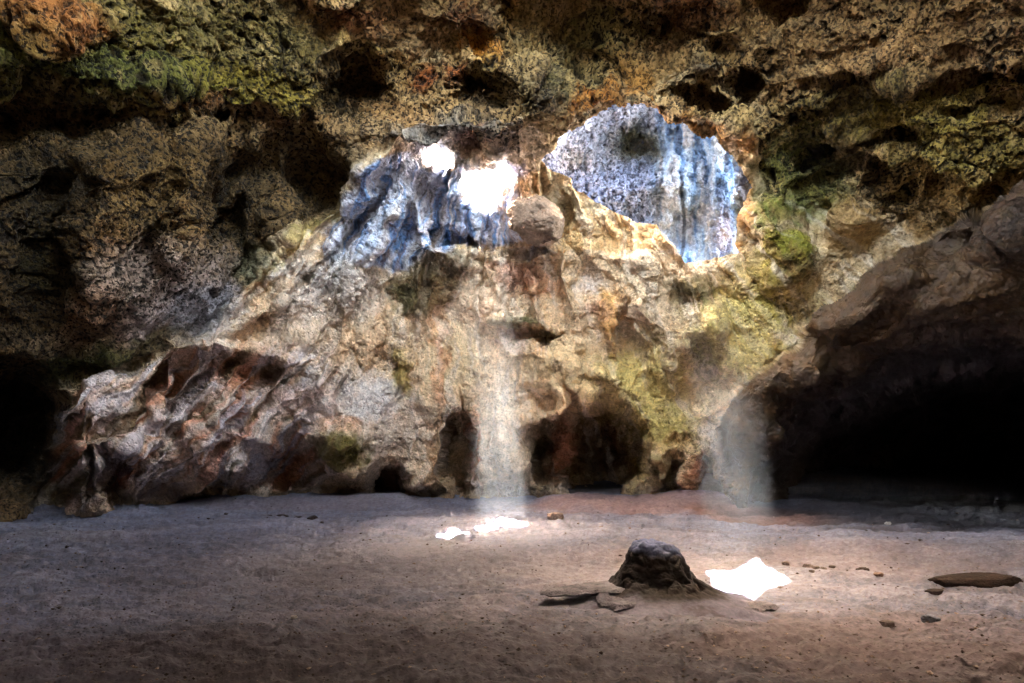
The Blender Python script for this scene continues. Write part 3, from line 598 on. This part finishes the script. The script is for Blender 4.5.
# ------------------------------------------------------------------ ground
gy_px = np.concatenate([np.arange(760, 500, -1.0), np.arange(500, 436, -2.0)])
Yr = np.concatenate([np.linspace(-10, 3.0, 40)[:-1], CAMZ * F / (gy_px - HY)[(CAMZ * F / (gy_px - HY)) > 3.0], [75, 90, 120]])
Sx = np.concatenate([np.linspace(-2.6, -1.0, 80)[:-1], np.linspace(-1.0, 1.0, 1250), np.linspace(1.0, 2.6, 80)[1:]])
SXg, YG_ = np.meshgrid(Sx, Yr)
XG = SXg * np.maximum(YG_, 4.0)
G0 = np.stack([XG, YG_, np.zeros_like(XG)], -1).reshape(-1, 3).astype(np.float32)
gw = lambda a: a.reshape(XG.shape)
g1 = gw(fbm(G0, .35, 3, 301)); g2 = gw(fbm(G0, (1.3, 2.2, 1), 4, 311)); g3 = gw(fbm(G0, (5, 8, 1), 4, 321)); g4 = gw(fbm(G0, 22, 3, 331)); g5 = gw(pn(G0, (14, 14, 1), 341)); g6 = gw(np.abs(pn(G0, (2.8, 4.2, 1), 351)))
ZG = .07 * g1 + .04 * g2 + .03 * g3 + .006 * g4 * np.clip(1 - (YG_ - 6) / 5, 0, 1) - .022 * (g6 - .3) + .008 * sstep(.35, .6, g5) * np.clip(1 - (YG_ - 7) / 5, 0, 1)
ZG = ZG * (1 - .9 * np.exp(-((XG - 2.1) / .9) ** 4 - ((YG_ - 6.9) / 1.3) ** 4))
def gfeat(px, py, rx, ry, amp, sh=1.0):
    global ZG
    X, Y = ground_pt(px, py)
    # radii in metres
    ZG = ZG + amp * np.exp(-(((XG + .08 * g2 - X) / rx) ** 2 + ((YG_ + .08 * g3 - Y) / ry) ** 2) ** sh)
gfeat(640, 505, 1.9, 1.1, .16, 1.5); gfeat(560, 503, .8, .7, .06, 1.5); gfeat(700, 500, .8, .9, .15, 1.5); gfeat(250, 568, .34, .2, -.09, 1.5); gfeat(215, 570, .2, .2, -.03); gfeat(610, 562, 1.0, .8, -.12)
gfeat(380, 655, .3, .2, -.03); gfeat(900, 548, 1.3, .7, .07, 1.5); gfeat(985, 575, .8, .5, .05, 1.5); gfeat(735, 632, .6, .25, .03); gfeat(630, 625, .8, .35, .05); gfeat(180, 492, 1.4, .9, .28, 1.3); gfeat(70, 510, 1.4, .8, .12); gfeat(120, 640, 1.2, .5, .05)
gfeat(480, 660, 1.0, .4, .05); gfeat(300, 500, 2.0, .8, .1, 1.2)
rf = np.random.RandomState(11)
for _ in range(170):          # old footprints, trodden in and half filled
    fx_, fy_ = rf.uniform(-6, 6), rf.uniform(3.6, 12); a_ = rf.uniform(0, PI)
    mj = np.abs(Yr - fy_) < .5
    if abs(fx_ - 2.1) < .8 and abs(fy_ - 6.9) < 1.2: continue
    dx_, dy_ = XG[mj] - fx_, YG_[mj] - fy_
    u_ = dx_ * math.cos(a_) + dy_ * math.sin(a_); v_ = -dx_ * math.sin(a_) + dy_ * math.cos(a_)
    q_ = (u_ / .15) ** 2 + (v_ / .06) ** 2
    ZG[mj] += -.022 * np.exp(-q_ ** 1.5) + .009 * np.exp(-((np.sqrt(q_) - 1.5) / .4) ** 2)
GC = np.ones(XG.shape + (3,)) * srgb((116, 120, 142))
def gpaint(m, c):
    global GC
    GC = GC * (1 - m[..., None]) + srgb(c) * m[..., None]
gpaint(sstep(-.1, .5, g2) * .55, (148, 148, 166)); gpaint(sstep(0, .5, -g2) * .35, (112, 104, 110)); gpaint(sstep(0, .6, g3) * .25, (108, 98, 100)); gpaint(sstep(.2, .6, g1) * .35, (150, 138, 136))
gpaint(sstep(.25, .6, g4) * .3, (76, 66, 62)); gpaint(sstep(.3, .6, -g4) * .25, (164, 152, 148))
for (px, py, rx, ry, c, a) in [(640, 507, 2.2, 1.4, (152, 122, 116), .75), (760, 515, 1.6, 1.0, (140, 98, 78), .7), (620, 565, 1.4, 1.4, (150, 140, 146), .35), (880, 560, 1.6, 1.2, (146, 132, 134), .4), (300, 505, 2.4, .9, (132, 118, 124), .5), (400, 560, 2.5, 1.6, (146, 142, 152), .5), (590, 489, 1.3, 1.6, (70, 58, 52), .8), (300, 490, 3.0, .5, (84, 74, 74), .6), (512, 668, 5.5, 1.3, (82, 73, 76), .5), (512, 684, 5.5, 1.1, (74, 66, 68), .5), (980, 512, 5.0, 2.6, (48, 44, 46), .85), (900, 640, 1.6, .9, (116, 102, 104), .5)]:  # dark foreground, passage and alcove patches: shade put into the dirt colour
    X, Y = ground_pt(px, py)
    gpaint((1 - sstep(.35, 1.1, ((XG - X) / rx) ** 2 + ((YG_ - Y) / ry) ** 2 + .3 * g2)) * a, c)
VG = np.stack([XG, YG_, ZG], -1).reshape(-1, 3)
ii = np.arange(XG.size).reshape(XG.shape)
qg = np.stack([ii[:-1, :-1], ii[:-1, 1:], ii[1:, 1:], ii[1:, :-1]], -1).reshape(-1, 4)
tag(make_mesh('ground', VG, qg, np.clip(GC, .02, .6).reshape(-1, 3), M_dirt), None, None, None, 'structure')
def ground_z(x, y):
    j = int(np.argmin(np.abs(Yr - y))); i = int(np.argmin(np.abs(Sx - x / max(Yr[j], 4.0))))
    return float(ZG[j, i])

# ------------------------------------------------------------------ stalagmite with its broken crust
sx, sy = ground_pt(654, 602)
SR = .50
stal = empty('stalagmite', (sx, sy, ground_z(sx, sy - .3) + .01))
tag(stal, 'stubby dark dome-shaped stalagmite with broken crust at its foot beside the bright sun patch', 'stalagmite')
nr, nt_ = 260, 420
r = np.linspace(0, 1, nr)[:, None] ** .9; th = np.linspace(0, 2 * PI, nt_, endpoint=False)[None, :]
prof_r = np.array([0, .08, .15, .19, .215, .24, .27, .31, .37, .45, .55, .66, .78, .95])
prof_z = np.array([.50, .495, .475, .43, .37, .30, .24, .185, .14, .09, .05, .015, -.03, -.09])
arc = np.concatenate([[0], np.cumsum(np.hypot(np.diff(prof_r), np.diff(prof_z)))]); arc /= arc[-1]
RRs = np.interp(r, arc, prof_r) * np.ones_like(th); ZZs = np.interp(r, arc, prof_z) * np.ones_like(th)
skew = 1 + .10 * np.cos(th - .3) + .06 * np.cos(2 * th + 1)
Xs = RRs * np.cos(th) * skew * 1.06; Ys = RRs * np.sin(th) * skew
Xs = Xs + .05 * ZZs * 0
# the right flank runs out as a longer slope
Xs = np.where(Xs > .25, .25 + (Xs - .25) * 1.05, Xs)
VS_ = np.stack([Xs, Ys, ZZs], -1)
nn = np.cross(np.gradient(VS_, axis=1), np.gradient(VS_, axis=0)); nn /= np.linalg.norm(nn, axis=-1, keepdims=True) + 1e-9
if (nn[60, :, 2].mean() < 0): nn = -nn
Sp = VS_.reshape(-1, 3).astype(np.float32)
ds = .045 * np.abs(pn(Sp, (8, 8, 6), 401)) + .022 * np.abs(pn(Sp, 13, 411)) + .005 * fbm(Sp, 34, 3, 421) + .03 * pn(Sp, 4, 431) 
ds = ds * (.25 + .75 * sstep(.10, .2, Sp[:, 2]))
ds = ds.reshape(nr, nt_) * (1 - .85 * sstep(.55, .68, r)) + .03 * sstep(.6, .7, r) * pn(Sp, (2.5, 5, 1), 461).reshape(nr, nt_)
VS_ = VS_ + nn * ds[..., None]
ii = np.arange(nr * nt_).reshape(nr, nt_)
qs = np.stack([ii[:-1], np.roll(ii, -1, 1)[:-1], np.roll(ii, -1, 1)[1:], ii[1:]], -1).reshape(-1, 4)
cS = np.ones((nr * nt_, 3)) * srgb((44, 40, 42))
tS = fbm(Sp, 6, 4, 451); tz = ZZs.ravel() * 1.0
mS = np.clip(sstep(.40, .46, tz + .04 * tS), 0, 1)[:, None] * .8; cS = cS * (1 - mS) + srgb((112, 124, 168)) * mS  # bluish sheen of the top painted into the colour
mS = (1 - sstep(.05, .12, tz + .03 * tS))[:, None] * .95; cS = cS * (1 - mS) + srgb((112, 110, 130)) * mS
mS = sstep(.1, .6, tS)[:, None] * .5; cS = cS * (1 - mS) + srgb((52, 42, 38)) * mS
make_mesh('dome', VS_.reshape(-1, 3), qs, cS, M_wetstone, stal)

def plate(name, outline, z0, thick, tilt, seed, col, mat, parent, res=.012):
    """an irregular broken slab: outline (metres, local), top and under faces with real thickness"""
    o = np.array(outline, float); mn, mx_ = o.min(0) - .02, o.max(0) + .02
    gx = np.arange(mn[0], mx_[0], res); gy = np.arange(mn[1], mx_[1], res)
    A, B = np.meshgrid(gx, gy)
    Q = np.stack([A, B, np.full_like(A, seed)], -1).reshape(-1, 3).astype(np.float32)
    e = (.055 * pn(Q, 6, seed) + .03 * pn(Q, 17, seed + 1)).reshape(A.shape)
    S = sdf(outline, A, B) + e
    h = np.sqrt(np.clip(S / .03, 0, 1))
    base_z = z0 + tilt[0] * A + tilt[1] * B
    n = fbm(Q, 9, 4, seed + 2).reshape(A.shape)
    top = base_z + h * thick * .5 + .014 * n * h
    bot = base_z - h * thick * .5
    ii = np.arange(A.size).reshape(A.shape)
    q = np.stack([ii[:-1, :-1], ii[:-1, 1:], ii[1:, 1:], ii[1:, :-1]], -1).reshape(-1, 4)
    inside = (S.ravel()[q] > 0).any(1); q = q[inside]
    V = np.concatenate([np.stack([A, B, top], -1).reshape(-1, 3), np.stack([A, B, bot], -1).reshape(-1, 3)])
    F4 = np.concatenate([q, q[:, ::-1] + A.size])
    cc_ = np.ones((len(V), 3)) * srgb(col) * np.concatenate([1 + .35 * n.ravel()] * 2)[:, None]
    return make_mesh(name, V, F4, np.clip(cc_, .02, .6), mat, parent)
plate('crust_plate', [(-.98, .04), (-.84, .14), (-.62, .2), (-.4, .22), (-.2, .15), (-.15, -.1), (-.28, -.24), (-.44, -.2), (-.56, -.10), (-.74, -.10), (-.9, -.08)], .15, .05, (.10, .0), 5, (108, 106, 118), M_stone, stal)
plate('crust_plate', [(-.52, -.08), (-.3, -.04), (-.1, -.1), (.06, -.2), (.02, -.4), (-.16, -.34), (-.3, -.4), (-.42, -.44), (-.5, -.3)], .125, .05, (.08, .14), 9, (100, 98, 112), M_stone, stal)
plate('crust_plate', [(-.12, -.2), (.2, -.18), (.5, -.2), (.8, -.16), (1.05, -.2), (.8, -.34), (.5, -.42), (.25, -.5), (.1, -.52), (-.05, -.44)], .085, .05, (-.06, .14), 13, (112, 108, 118), M_stone, stal)

# ------------------------------------------------------------------ loose rocks
def rock(name, label, px, py, w, d, h, rot, seed, col, cat='rock', group=None, sink=.25, angular=.5, loc=None):
    x, y = ground_pt(px, py)
    n1_, n2_ = (240, 130) if w > .25 else (64, 36)
    u = np.linspace(0, 2 * PI, n1_, endpoint=False)[None, :]; v = np.linspace(0, PI, n2_)[:, None]
    V = np.stack([np.sin(v) * np.cos(u), np.sin(v) * np.sin(u), np.cos(v) * np.ones_like(u)], -1).reshape(-1, 3)
    Vf = (V + seed * 3.7).astype(np.float32)
    k = 1 + .30 * pn(Vf, 1.1, seed) + .26 * np.abs(pn(Vf, 2.3, seed + 1)) + .13 * np.abs(pn(Vf, 5.2, seed + 3)) + .07 * fbm(Vf, 9, 3, seed + 2)
    # broken faces: clip the lump with a few random planes
    rk = np.random.RandomState(seed)
    for _ in range(9):
        nrm = rk.normal(size=3); nrm /= np.linalg.norm(nrm); dpl = (.72 if angular > .45 else .86) + .2 * rk.rand()
        pj = (V * k[:, None]) @ nrm
        k = np.where(pj > dpl, k * (dpl + .12 * (pj - dpl)) / np.maximum(pj, 1e-6), k)
    k = k + .03 * pn(Vf, 14, seed + 4)
    V = V * k[:, None]
    V = np.sign(V) * np.abs(V) ** (1 - .25 * angular)
    V *= np.array([w / 2, d / 2, h / 2]) 
    V[:, 2] += h * (.5 - sink)
    ii = np.arange(n1_ * n2_).reshape(n2_, n1_)
    q = np.stack([ii[:-1], ii[1:], np.roll(ii, -1, 1)[1:], np.roll(ii, -1, 1)[:-1]], -1).reshape(-1, 4)
    c = np.ones((len(V), 3)) * srgb(col) * np.clip(1 + .5 * fbm(Vf, 3, 4, seed + 5), .4, 1.8)[:, None]
    o = make_mesh(name, V, q, np.clip(c, .015, .6), M_stone)
    o.location = loc or (x, y, ground_z(x, y)); o.rotation_euler = (0, 0, math.radians(rot))
    return tag(o, label, cat, group)
rock('flat_rock', 'long low dark slab of rock lying on the dirt at the right edge', 973, 584, .92, .30, .13, -4, 3, (58, 44, 38), angular=.8)
rock('rock', 'pale tan stone on the dirt ridge behind the stalagmite', 556, 520, .24, .18, .16, 10, 5, (146, 124, 112))
rock('rock', 'small dark flat stone between the sun patch and the long dark slab', 863, 571, .15, .09, .06, 8, 7, (62, 50, 46))
rock('rock', 'small light stone just right of the small dark flat stone', 879, 577, .10, .06, .045, 0, 8, (150, 126, 116))
rock('rock', 'dark chip of stone in front of the long dark slab', 934, 596, .17, .07, .06, -12, 11, (66, 54, 50))
rock('rock', 'bluish pale stone with a dark end lying in front of the long dark slab', 931, 618, .15, .10, .07, 4, 15, (112, 118, 136))
rock('rock', 'dark rounded stone half sunk in the dirt right of the stalagmite foreground', 888, 622, .11, .09, .06, 0, 17, (92, 80, 78))
rock('rock', 'small pinkish stone just beyond the right end of the bright sun patch', 786, 565, .08, .06, .055, 0, 19, (140, 124, 116))
rock('rock', 'tiny white stone on the shaded dirt at the lower left', 294, 625, .05, .04, .03, 0, 21, (214, 210, 206), 'stone')
rock('rock', 'tiny white stone in front of the black side passage', 888, 524, .10, .06, .05, 0, 23, (214, 212, 206), 'stone')
rock('boulder', 'low rounded boulder at the wall foot beside the narrow dusty light shaft', 708, 501, .7, .5, .42, 0, 25, (98, 84, 74), 'boulder')
rock('boulder', 'wedge of grey rock leaning on the wall foot at the dark left corner', 160, 500, 1.3, .7, .45, -8, 27, (98, 88, 92), 'boulder')
bp_ = P.reshape(NY, NX, 3)[int(np.argmin(np.abs(ys - 222))), int(np.argmin(np.abs(xs - 537)))]
rock('boulder', 'pale weathered boulder wedged in the wall just right of the larger sky hole', 537, 600, .86, .66, .70, 20, 66, (140, 116, 96), 'boulder', loc=(float(bp_[0]), float(bp_[1]) - .12, float(bp_[2]) - .16), angular=0)
for k, (px, py, w) in enumerate([(808, 566, .12), (816, 571, .09), (824, 570, .10), (812, 573, .06), (832, 567, .07)]):
    rock('stone', 'small tan stone in the little cluster right of the bright sun patch', px, py, w, w * .7, w * .5, k * 40, 31 + k, (112, 100, 98), 'stone', 'cluster of small tan stones right of the sun patch')
for k, (px, py, w) in enumerate([(268, 516, .14), (282, 517, .18), (298, 516, .14), (312, 518, .22), (322, 521, .12), (226, 517, .12), (208, 519, .08)]):
    rock('stone', 'small dark stone in the scattered row before the wall foot on the left', px, py, w, w * .5, w * .3, k * 25, 41 + k, (58, 48, 48), 'stone', 'row of small dark stones before the left wall foot')
# gravel: one object, nobody could count it
gv, gf, gcs = [], [], []
ico = np.array([(0, 0, 1), (.9, 0, .3), (.28, .85, .3), (-.72, .53, .3), (-.72, -.53, .3), (.28, -.85, .3), (0, 0, -.6)])
icf = [(0, 1, 2), (0, 2, 3), (0, 3, 4), (0, 4, 5), (0, 5, 1), (6, 2, 1), (6, 3, 2), (6, 4, 3), (6, 5, 4), (6, 1, 5)]
rs = np.random.RandomState(5)
n = 2600
for k in range(n):
    py = 500 + 190 * rs.rand() ** .8; px = -20 + 1064 * rs.rand()
    x, y = ground_pt(px, py)
    s = (.006 + .016 * rs.rand() ** 3) * (1.3 if y > 8 else 1)
    if rs.rand() < .04: s *= 1.8
    a = rs.rand() * 6.28; q = ico * (1 + .3 * rs.randn(7, 1)) * np.array([s, s * .7, s * .55])
    ca, sa = math.cos(a), math.sin(a)
    q = np.stack([q[:, 0] * ca - q[:, 1] * sa + x, q[:, 0] * sa + q[:, 1] * ca + y, q[:, 2] + ground_z(x, y) + s * .2], -1)
    gf += [(i + 7 * k, j + 7 * k, l + 7 * k) for i, j, l in icf]; gv.append(q)
    c = srgb((70, 58, 54)) if rs.rand() < .6 else srgb((140, 124, 116)); gcs.append(np.repeat([c * (.7 + .6 * rs.rand())], 7, 0))
tag(make_mesh('gravel', np.concatenate(gv), np.array(gf), np.concatenate(gcs), M_stone, smooth=False), 'fine grit and pebbles scattered over the dirt floor', 'gravel', None, 'stuff')

# ------------------------------------------------------------------ dusty air
def volume_mat(name, dens, col=(1, 1, 1), aniso=.0):
    m, nt, out = nodes_of(name)
    v = nt.nodes.new('ShaderNodeVolumePrincipled'); v.inputs['Color'].default_value = (*col, 1); v.inputs['Density'].default_value = dens
    v.inputs['Anisotropy'].default_value = aniso
    nt.links.new(v.outputs[0], out.inputs['Volume'])
    return m, nt, v
HAZE = 0
if HAZE:
    m, nt, v = volume_mat('haze_air', HAZE, (.93, .95, 1.0))
    Vb = [(x, y, zc) for x in (-16, 16) for y in (-9, 30) for zc in (-1.6, 11.5)]
    Fb = [(0, 1, 3, 2), (4, 6, 7, 5), (0, 4, 5, 1), (2, 3, 7, 6), (0, 2, 6, 4), (1, 5, 7, 3)]
    tag(make_mesh('haze', Vb, Fb, None, m, smooth=False), 'faint dusty haze filling the cave', 'haze', None, 'stuff')
def dust_column(label, pts, h0, h1, dens, grow=1.15, wide=1.2, low=(-.1, .1)):
    p = np.array(pts); c = p.mean(0); p = c + (p - c) * grow
    if (np.roll(p[:, 0], -1) * p[:, 1] - p[:, 0] * np.roll(p[:, 1], -1)).sum() > 0: p = p[::-1]
    n = len(p); rings = []
    for h in (h0, h1):
        s = 1.0
        q = c + (p - c) * s
        rings.append(np.stack([q[:, 0] - SUN[0] * h, q[:, 1] - SUN[1] * h, np.full(n, h)], -1))
    V = np.concatenate(rings + [np.array([rings[0].mean(0), rings[1].mean(0)])])
    Fc = [(i, (i + 1) % n, n + (i + 1) % n, n + i) for i in range(n)] 
    tri = [(2 * n, (i + 1) % n, i) for i in range(n)] + [(2 * n + 1, n + i, n + (i + 1) % n) for i in range(n)]
    me = bpy.data.meshes.new('dust'); me.from_pydata([tuple(v) for v in V], [], Fc + tri); me.update()
    m, nt, v = volume_mat('dust_air', dens, (.92, .96, 1.0), .0)
    N = nt.nodes.new; L = nt.links.new
    tc = N('ShaderNodeTexCoord'); mp = N('ShaderNodeMapping'); mp.inputs['Scale'].default_value = (3.2, 3.2, .9)
    nz = N('ShaderNodeTexNoise'); nz.inputs['Scale'].default_value = 1.0; nz.inputs['Detail'].default_value = 4; nz.inputs['Distortion'].default_value = .8
    L(tc.outputs['Object'], mp.inputs['Vector']); L(mp.outputs[0], nz.inputs['Vector'])
    r1 = N('ShaderNodeMapRange'); r1.inputs[1].default_value = .35; r1.inputs[2].default_value = .7; r1.inputs[3].default_value = .2; r1.inputs[4].default_value = 1.8; L(nz.outputs['Fac'], r1.inputs[0])
    sp = N('ShaderNodeSeparateXYZ'); L(tc.outputs['Object'], sp.inputs[0])
    r2 = N('ShaderNodeMapRange'); r2.interpolation_type = 'SMOOTHSTEP'; r2.inputs[1].default_value = h1; r2.inputs[2].default_value = h1 * .15; r2.inputs[3].default_value = 0; r2.inputs[4].default_value = 1; L(sp.outputs['Z'], r2.inputs[0])
    mu = N('ShaderNodeMath'); mu.operation = 'MULTIPLY'; L(r1.outputs[0], mu.inputs[0]); L(r2.outputs[0], mu.inputs[1])
    # thins out towards the rim of the beam and towards the ground
    cen = np.array(pts).mean(0); rad = (np.array(pts).max(0) - np.array(pts).min(0)) / 2 * wide
    ax = []
    for k, nm in ((0, 'X'), (1, 'Y')):
        a1 = N('ShaderNodeMath'); a1.operation = 'MULTIPLY_ADD'; a1.inputs[1].default_value = float(SUN[k]); L(sp.outputs['Z'], a1.inputs[0]); L(sp.outputs[nm], a1.inputs[2])
        a2 = N('ShaderNodeMath'); a2.operation = 'SUBTRACT'; a2.inputs[1].default_value = float(cen[k]); L(a1.outputs[0], a2.inputs[0])
        a3 = N('ShaderNodeMath'); a3.operation = 'DIVIDE'; a3.inputs[1].default_value = float(rad[k]); L(a2.outputs[0], a3.inputs[0])
        a4 = N('ShaderNodeMath'); a4.operation = 'POWER'; a4.inputs[1].default_value = 2; L(a3.outputs[0], a4.inputs[0]); ax.append(a4)
    aa = N('ShaderNodeMath'); aa.operation = 'ADD'; L(ax[0].outputs[0], aa.inputs[0]); L(ax[1].outputs[0], aa.inputs[1])
    r3 = N('ShaderNodeMapRange'); r3.interpolation_type = 'SMOOTHSTEP'; r3.inputs[1].default_value = 1.0; r3.inputs[2].default_value = .15; r3.inputs[3].default_value = 0; r3.inputs[4].default_value = 1; L(aa.outputs[0], r3.inputs[0])
    r4 = N('ShaderNodeMapRange'); r4.interpolation_type = 'SMOOTHSTEP'; r4.inputs[1].default_value = low[0]; r4.inputs[2].default_value = low[1]; L(sp.outputs['Z'], r4.inputs[0])
    m3 = N('ShaderNodeMath'); m3.operation = 'MULTIPLY'; L(r3.outputs[0], m3.inputs[0]); L(r4.outputs[0], m3.inputs[1])
    m4 = N('ShaderNodeMath'); m4.operation = 'MULTIPLY'; L(m3.outputs[0], m4.inputs[0]); L(mu.outputs[0], m4.inputs[1]); mu = m4
    m2 = N('ShaderNodeMath'); m2.operation = 'MULTIPLY'; m2.inputs[1].default_value = dens; L(mu.outputs[0], m2.inputs[0]); L(m2.outputs[0], v.inputs['Density'])
    me.materials.append(m)
    o = bpy.data.objects.new('dust', me); COL.objects.link(o)
    return tag(o, label, 'dust', None, 'stuff')
# where the small sky holes throw their light: project the hole rims down the sun direction
def hole_patch(poly, d):
    out = []
    for (x, y) in poly:
        j = int(np.argmin(np.abs(ys - y))); i = int(np.argmin(np.abs(xs - x)))
        p = P.reshape(NY, NX, 3)[j, i]; out.append((p[0] + SUN[0] * p[2], p[1] + SUN[1] * p[2]))
    return out
hp = [hole_patch(h, 0) for h in hole_polys]
for h in hp:
    a = np.array(h); print('PATCH px', [(round(512 + q[0] / q[1] * F), round(HY + CAMZ * F / q[1])) for q in h])
dust_column('bright column of sunlit dust below the larger sky hole', hp[1], .12, 4.4, .045, 1.3, 1.3, (0, .2))
dust_column('faint bluish column of sunlit dust over the bright sun patch', patch, .12, 3.1, .010, 1.1, 1.15, (.0, .9))

# ------------------------------------------------------------------ light
world = bpy.data.worlds.new('World'); sc.world = world; world.use_nodes = True
nt = world.node_tree; nt.nodes.clear()
sky = nt.nodes.new('ShaderNodeTexSky'); sky.sky_type = 'NISHITA'; sky.sun_disc = False
el = math.atan2(1.0, math.hypot(SUN[0], SUN[1]))
sky.sun_elevation = el; sky.sun_rotation = math.atan2(-SUN[0], -SUN[1])
sky.air_density = 1.0; sky.dust_density = 5.0; sky.ozone_density = 1.0
bg = nt.nodes.new('ShaderNodeBackground'); bg.inputs['Strength'].default_value = SKY
wo = nt.nodes.new('ShaderNodeOutputWorld')
# hazy tropical daylight: whiter and warmer than the clear-sky model
wt = nt.nodes.new('ShaderNodeMix'); wt.data_type = 'RGBA'; wt.blend_type = 'MULTIPLY'; wt.inputs[0].default_value = 1.0
nt.links.new(sky.outputs[0], wt.inputs[6]); wt.inputs[7].default_value = (1.30, 1.10, .80, 1)
nt.links.new(wt.outputs[2], bg.inputs[0]); nt.links.new(bg.outputs[0], wo.inputs[0])
sl = bpy.data.lights.new('sun', 'SUN'); sl.energy = SUN_E; sl.angle = math.radians(.5); sl.color = (1, .97, .93)
so = bpy.data.objects.new('sun', sl); COL.objects.link(so)
so.rotation_mode = 'QUATERNION'; so.rotation_quaternion = Vector(SUN).to_track_quat('-Z', 'Y')
so.location = (0, 5, 20)
def portal(loc, direction, w, h):
    """marks an opening of the cave for sampling the sky; gives off no light of its own"""
    l = bpy.data.lights.new('sky_portal', 'AREA'); l.shape = 'RECTANGLE'; l.size = w; l.size_y = h
    l.cycles.is_portal = True
    o = bpy.data.objects.new('sky_portal', l); COL.objects.link(o); o.location = loc
    o.rotation_mode = 'QUATERNION'; o.rotation_quaternion = Vector(direction).to_track_quat('-Z', 'Y')
portal((ADDED_MOUTH[0], Y_BACK - .5, ADDED_MOUTH[1]), (0, 1, 0), ADDED_MOUTH[2] * 2.2, ADDED_MOUTH[3] * 2.3)
portal((-.45, 11.7, 6.0), (0, -.5, -.86), 1.3, 1.8)
portal((2.0, 8.7, 9.2), (0, 0, -1), 1.4, 2.6)
portal((2.2, 10.3, 8.6), (0, 1, -.15), 4.4, 2.2)
portal((ADDED_SKYL[0], .2, 11.4), (0, 1, -.2), 13.0, 5.0)

# ------------------------------------------------------------------ camera and render settings
cam = bpy.data.cameras.new('camera'); cam.sensor_width = 36; cam.lens = 36 * F / 1024
cam.shift_y = (HY - 341.5) / 1024; cam.clip_end = 500; cam.clip_start = .05
co = bpy.data.objects.new('camera', cam); COL.objects.link(co); co.location = (0, 0, CAMZ); co.rotation_euler = (PI / 2, 0, 0)
sc.camera = co
sc.view_settings.view_transform = 'Standard'; sc.view_settings.look = 'None'; sc.view_settings.gamma = 1; sc.view_settings.exposure = EXPOSURE
cy = sc.cycles
cy.use_denoising = True
try: cy.denoiser = 'OPENIMAGEDENOISE'
except Exception: pass
cy.max_bounces = 8; cy.diffuse_bounces = 5; cy.volume_bounces = 1; cy.glossy_bounces = 2
cy.sample_clamp_indirect = 4.0
cy.caustics_reflective = False; cy.caustics_refractive = False
cy.volume_step_rate = 2.0; cy.volume_max_steps = 128
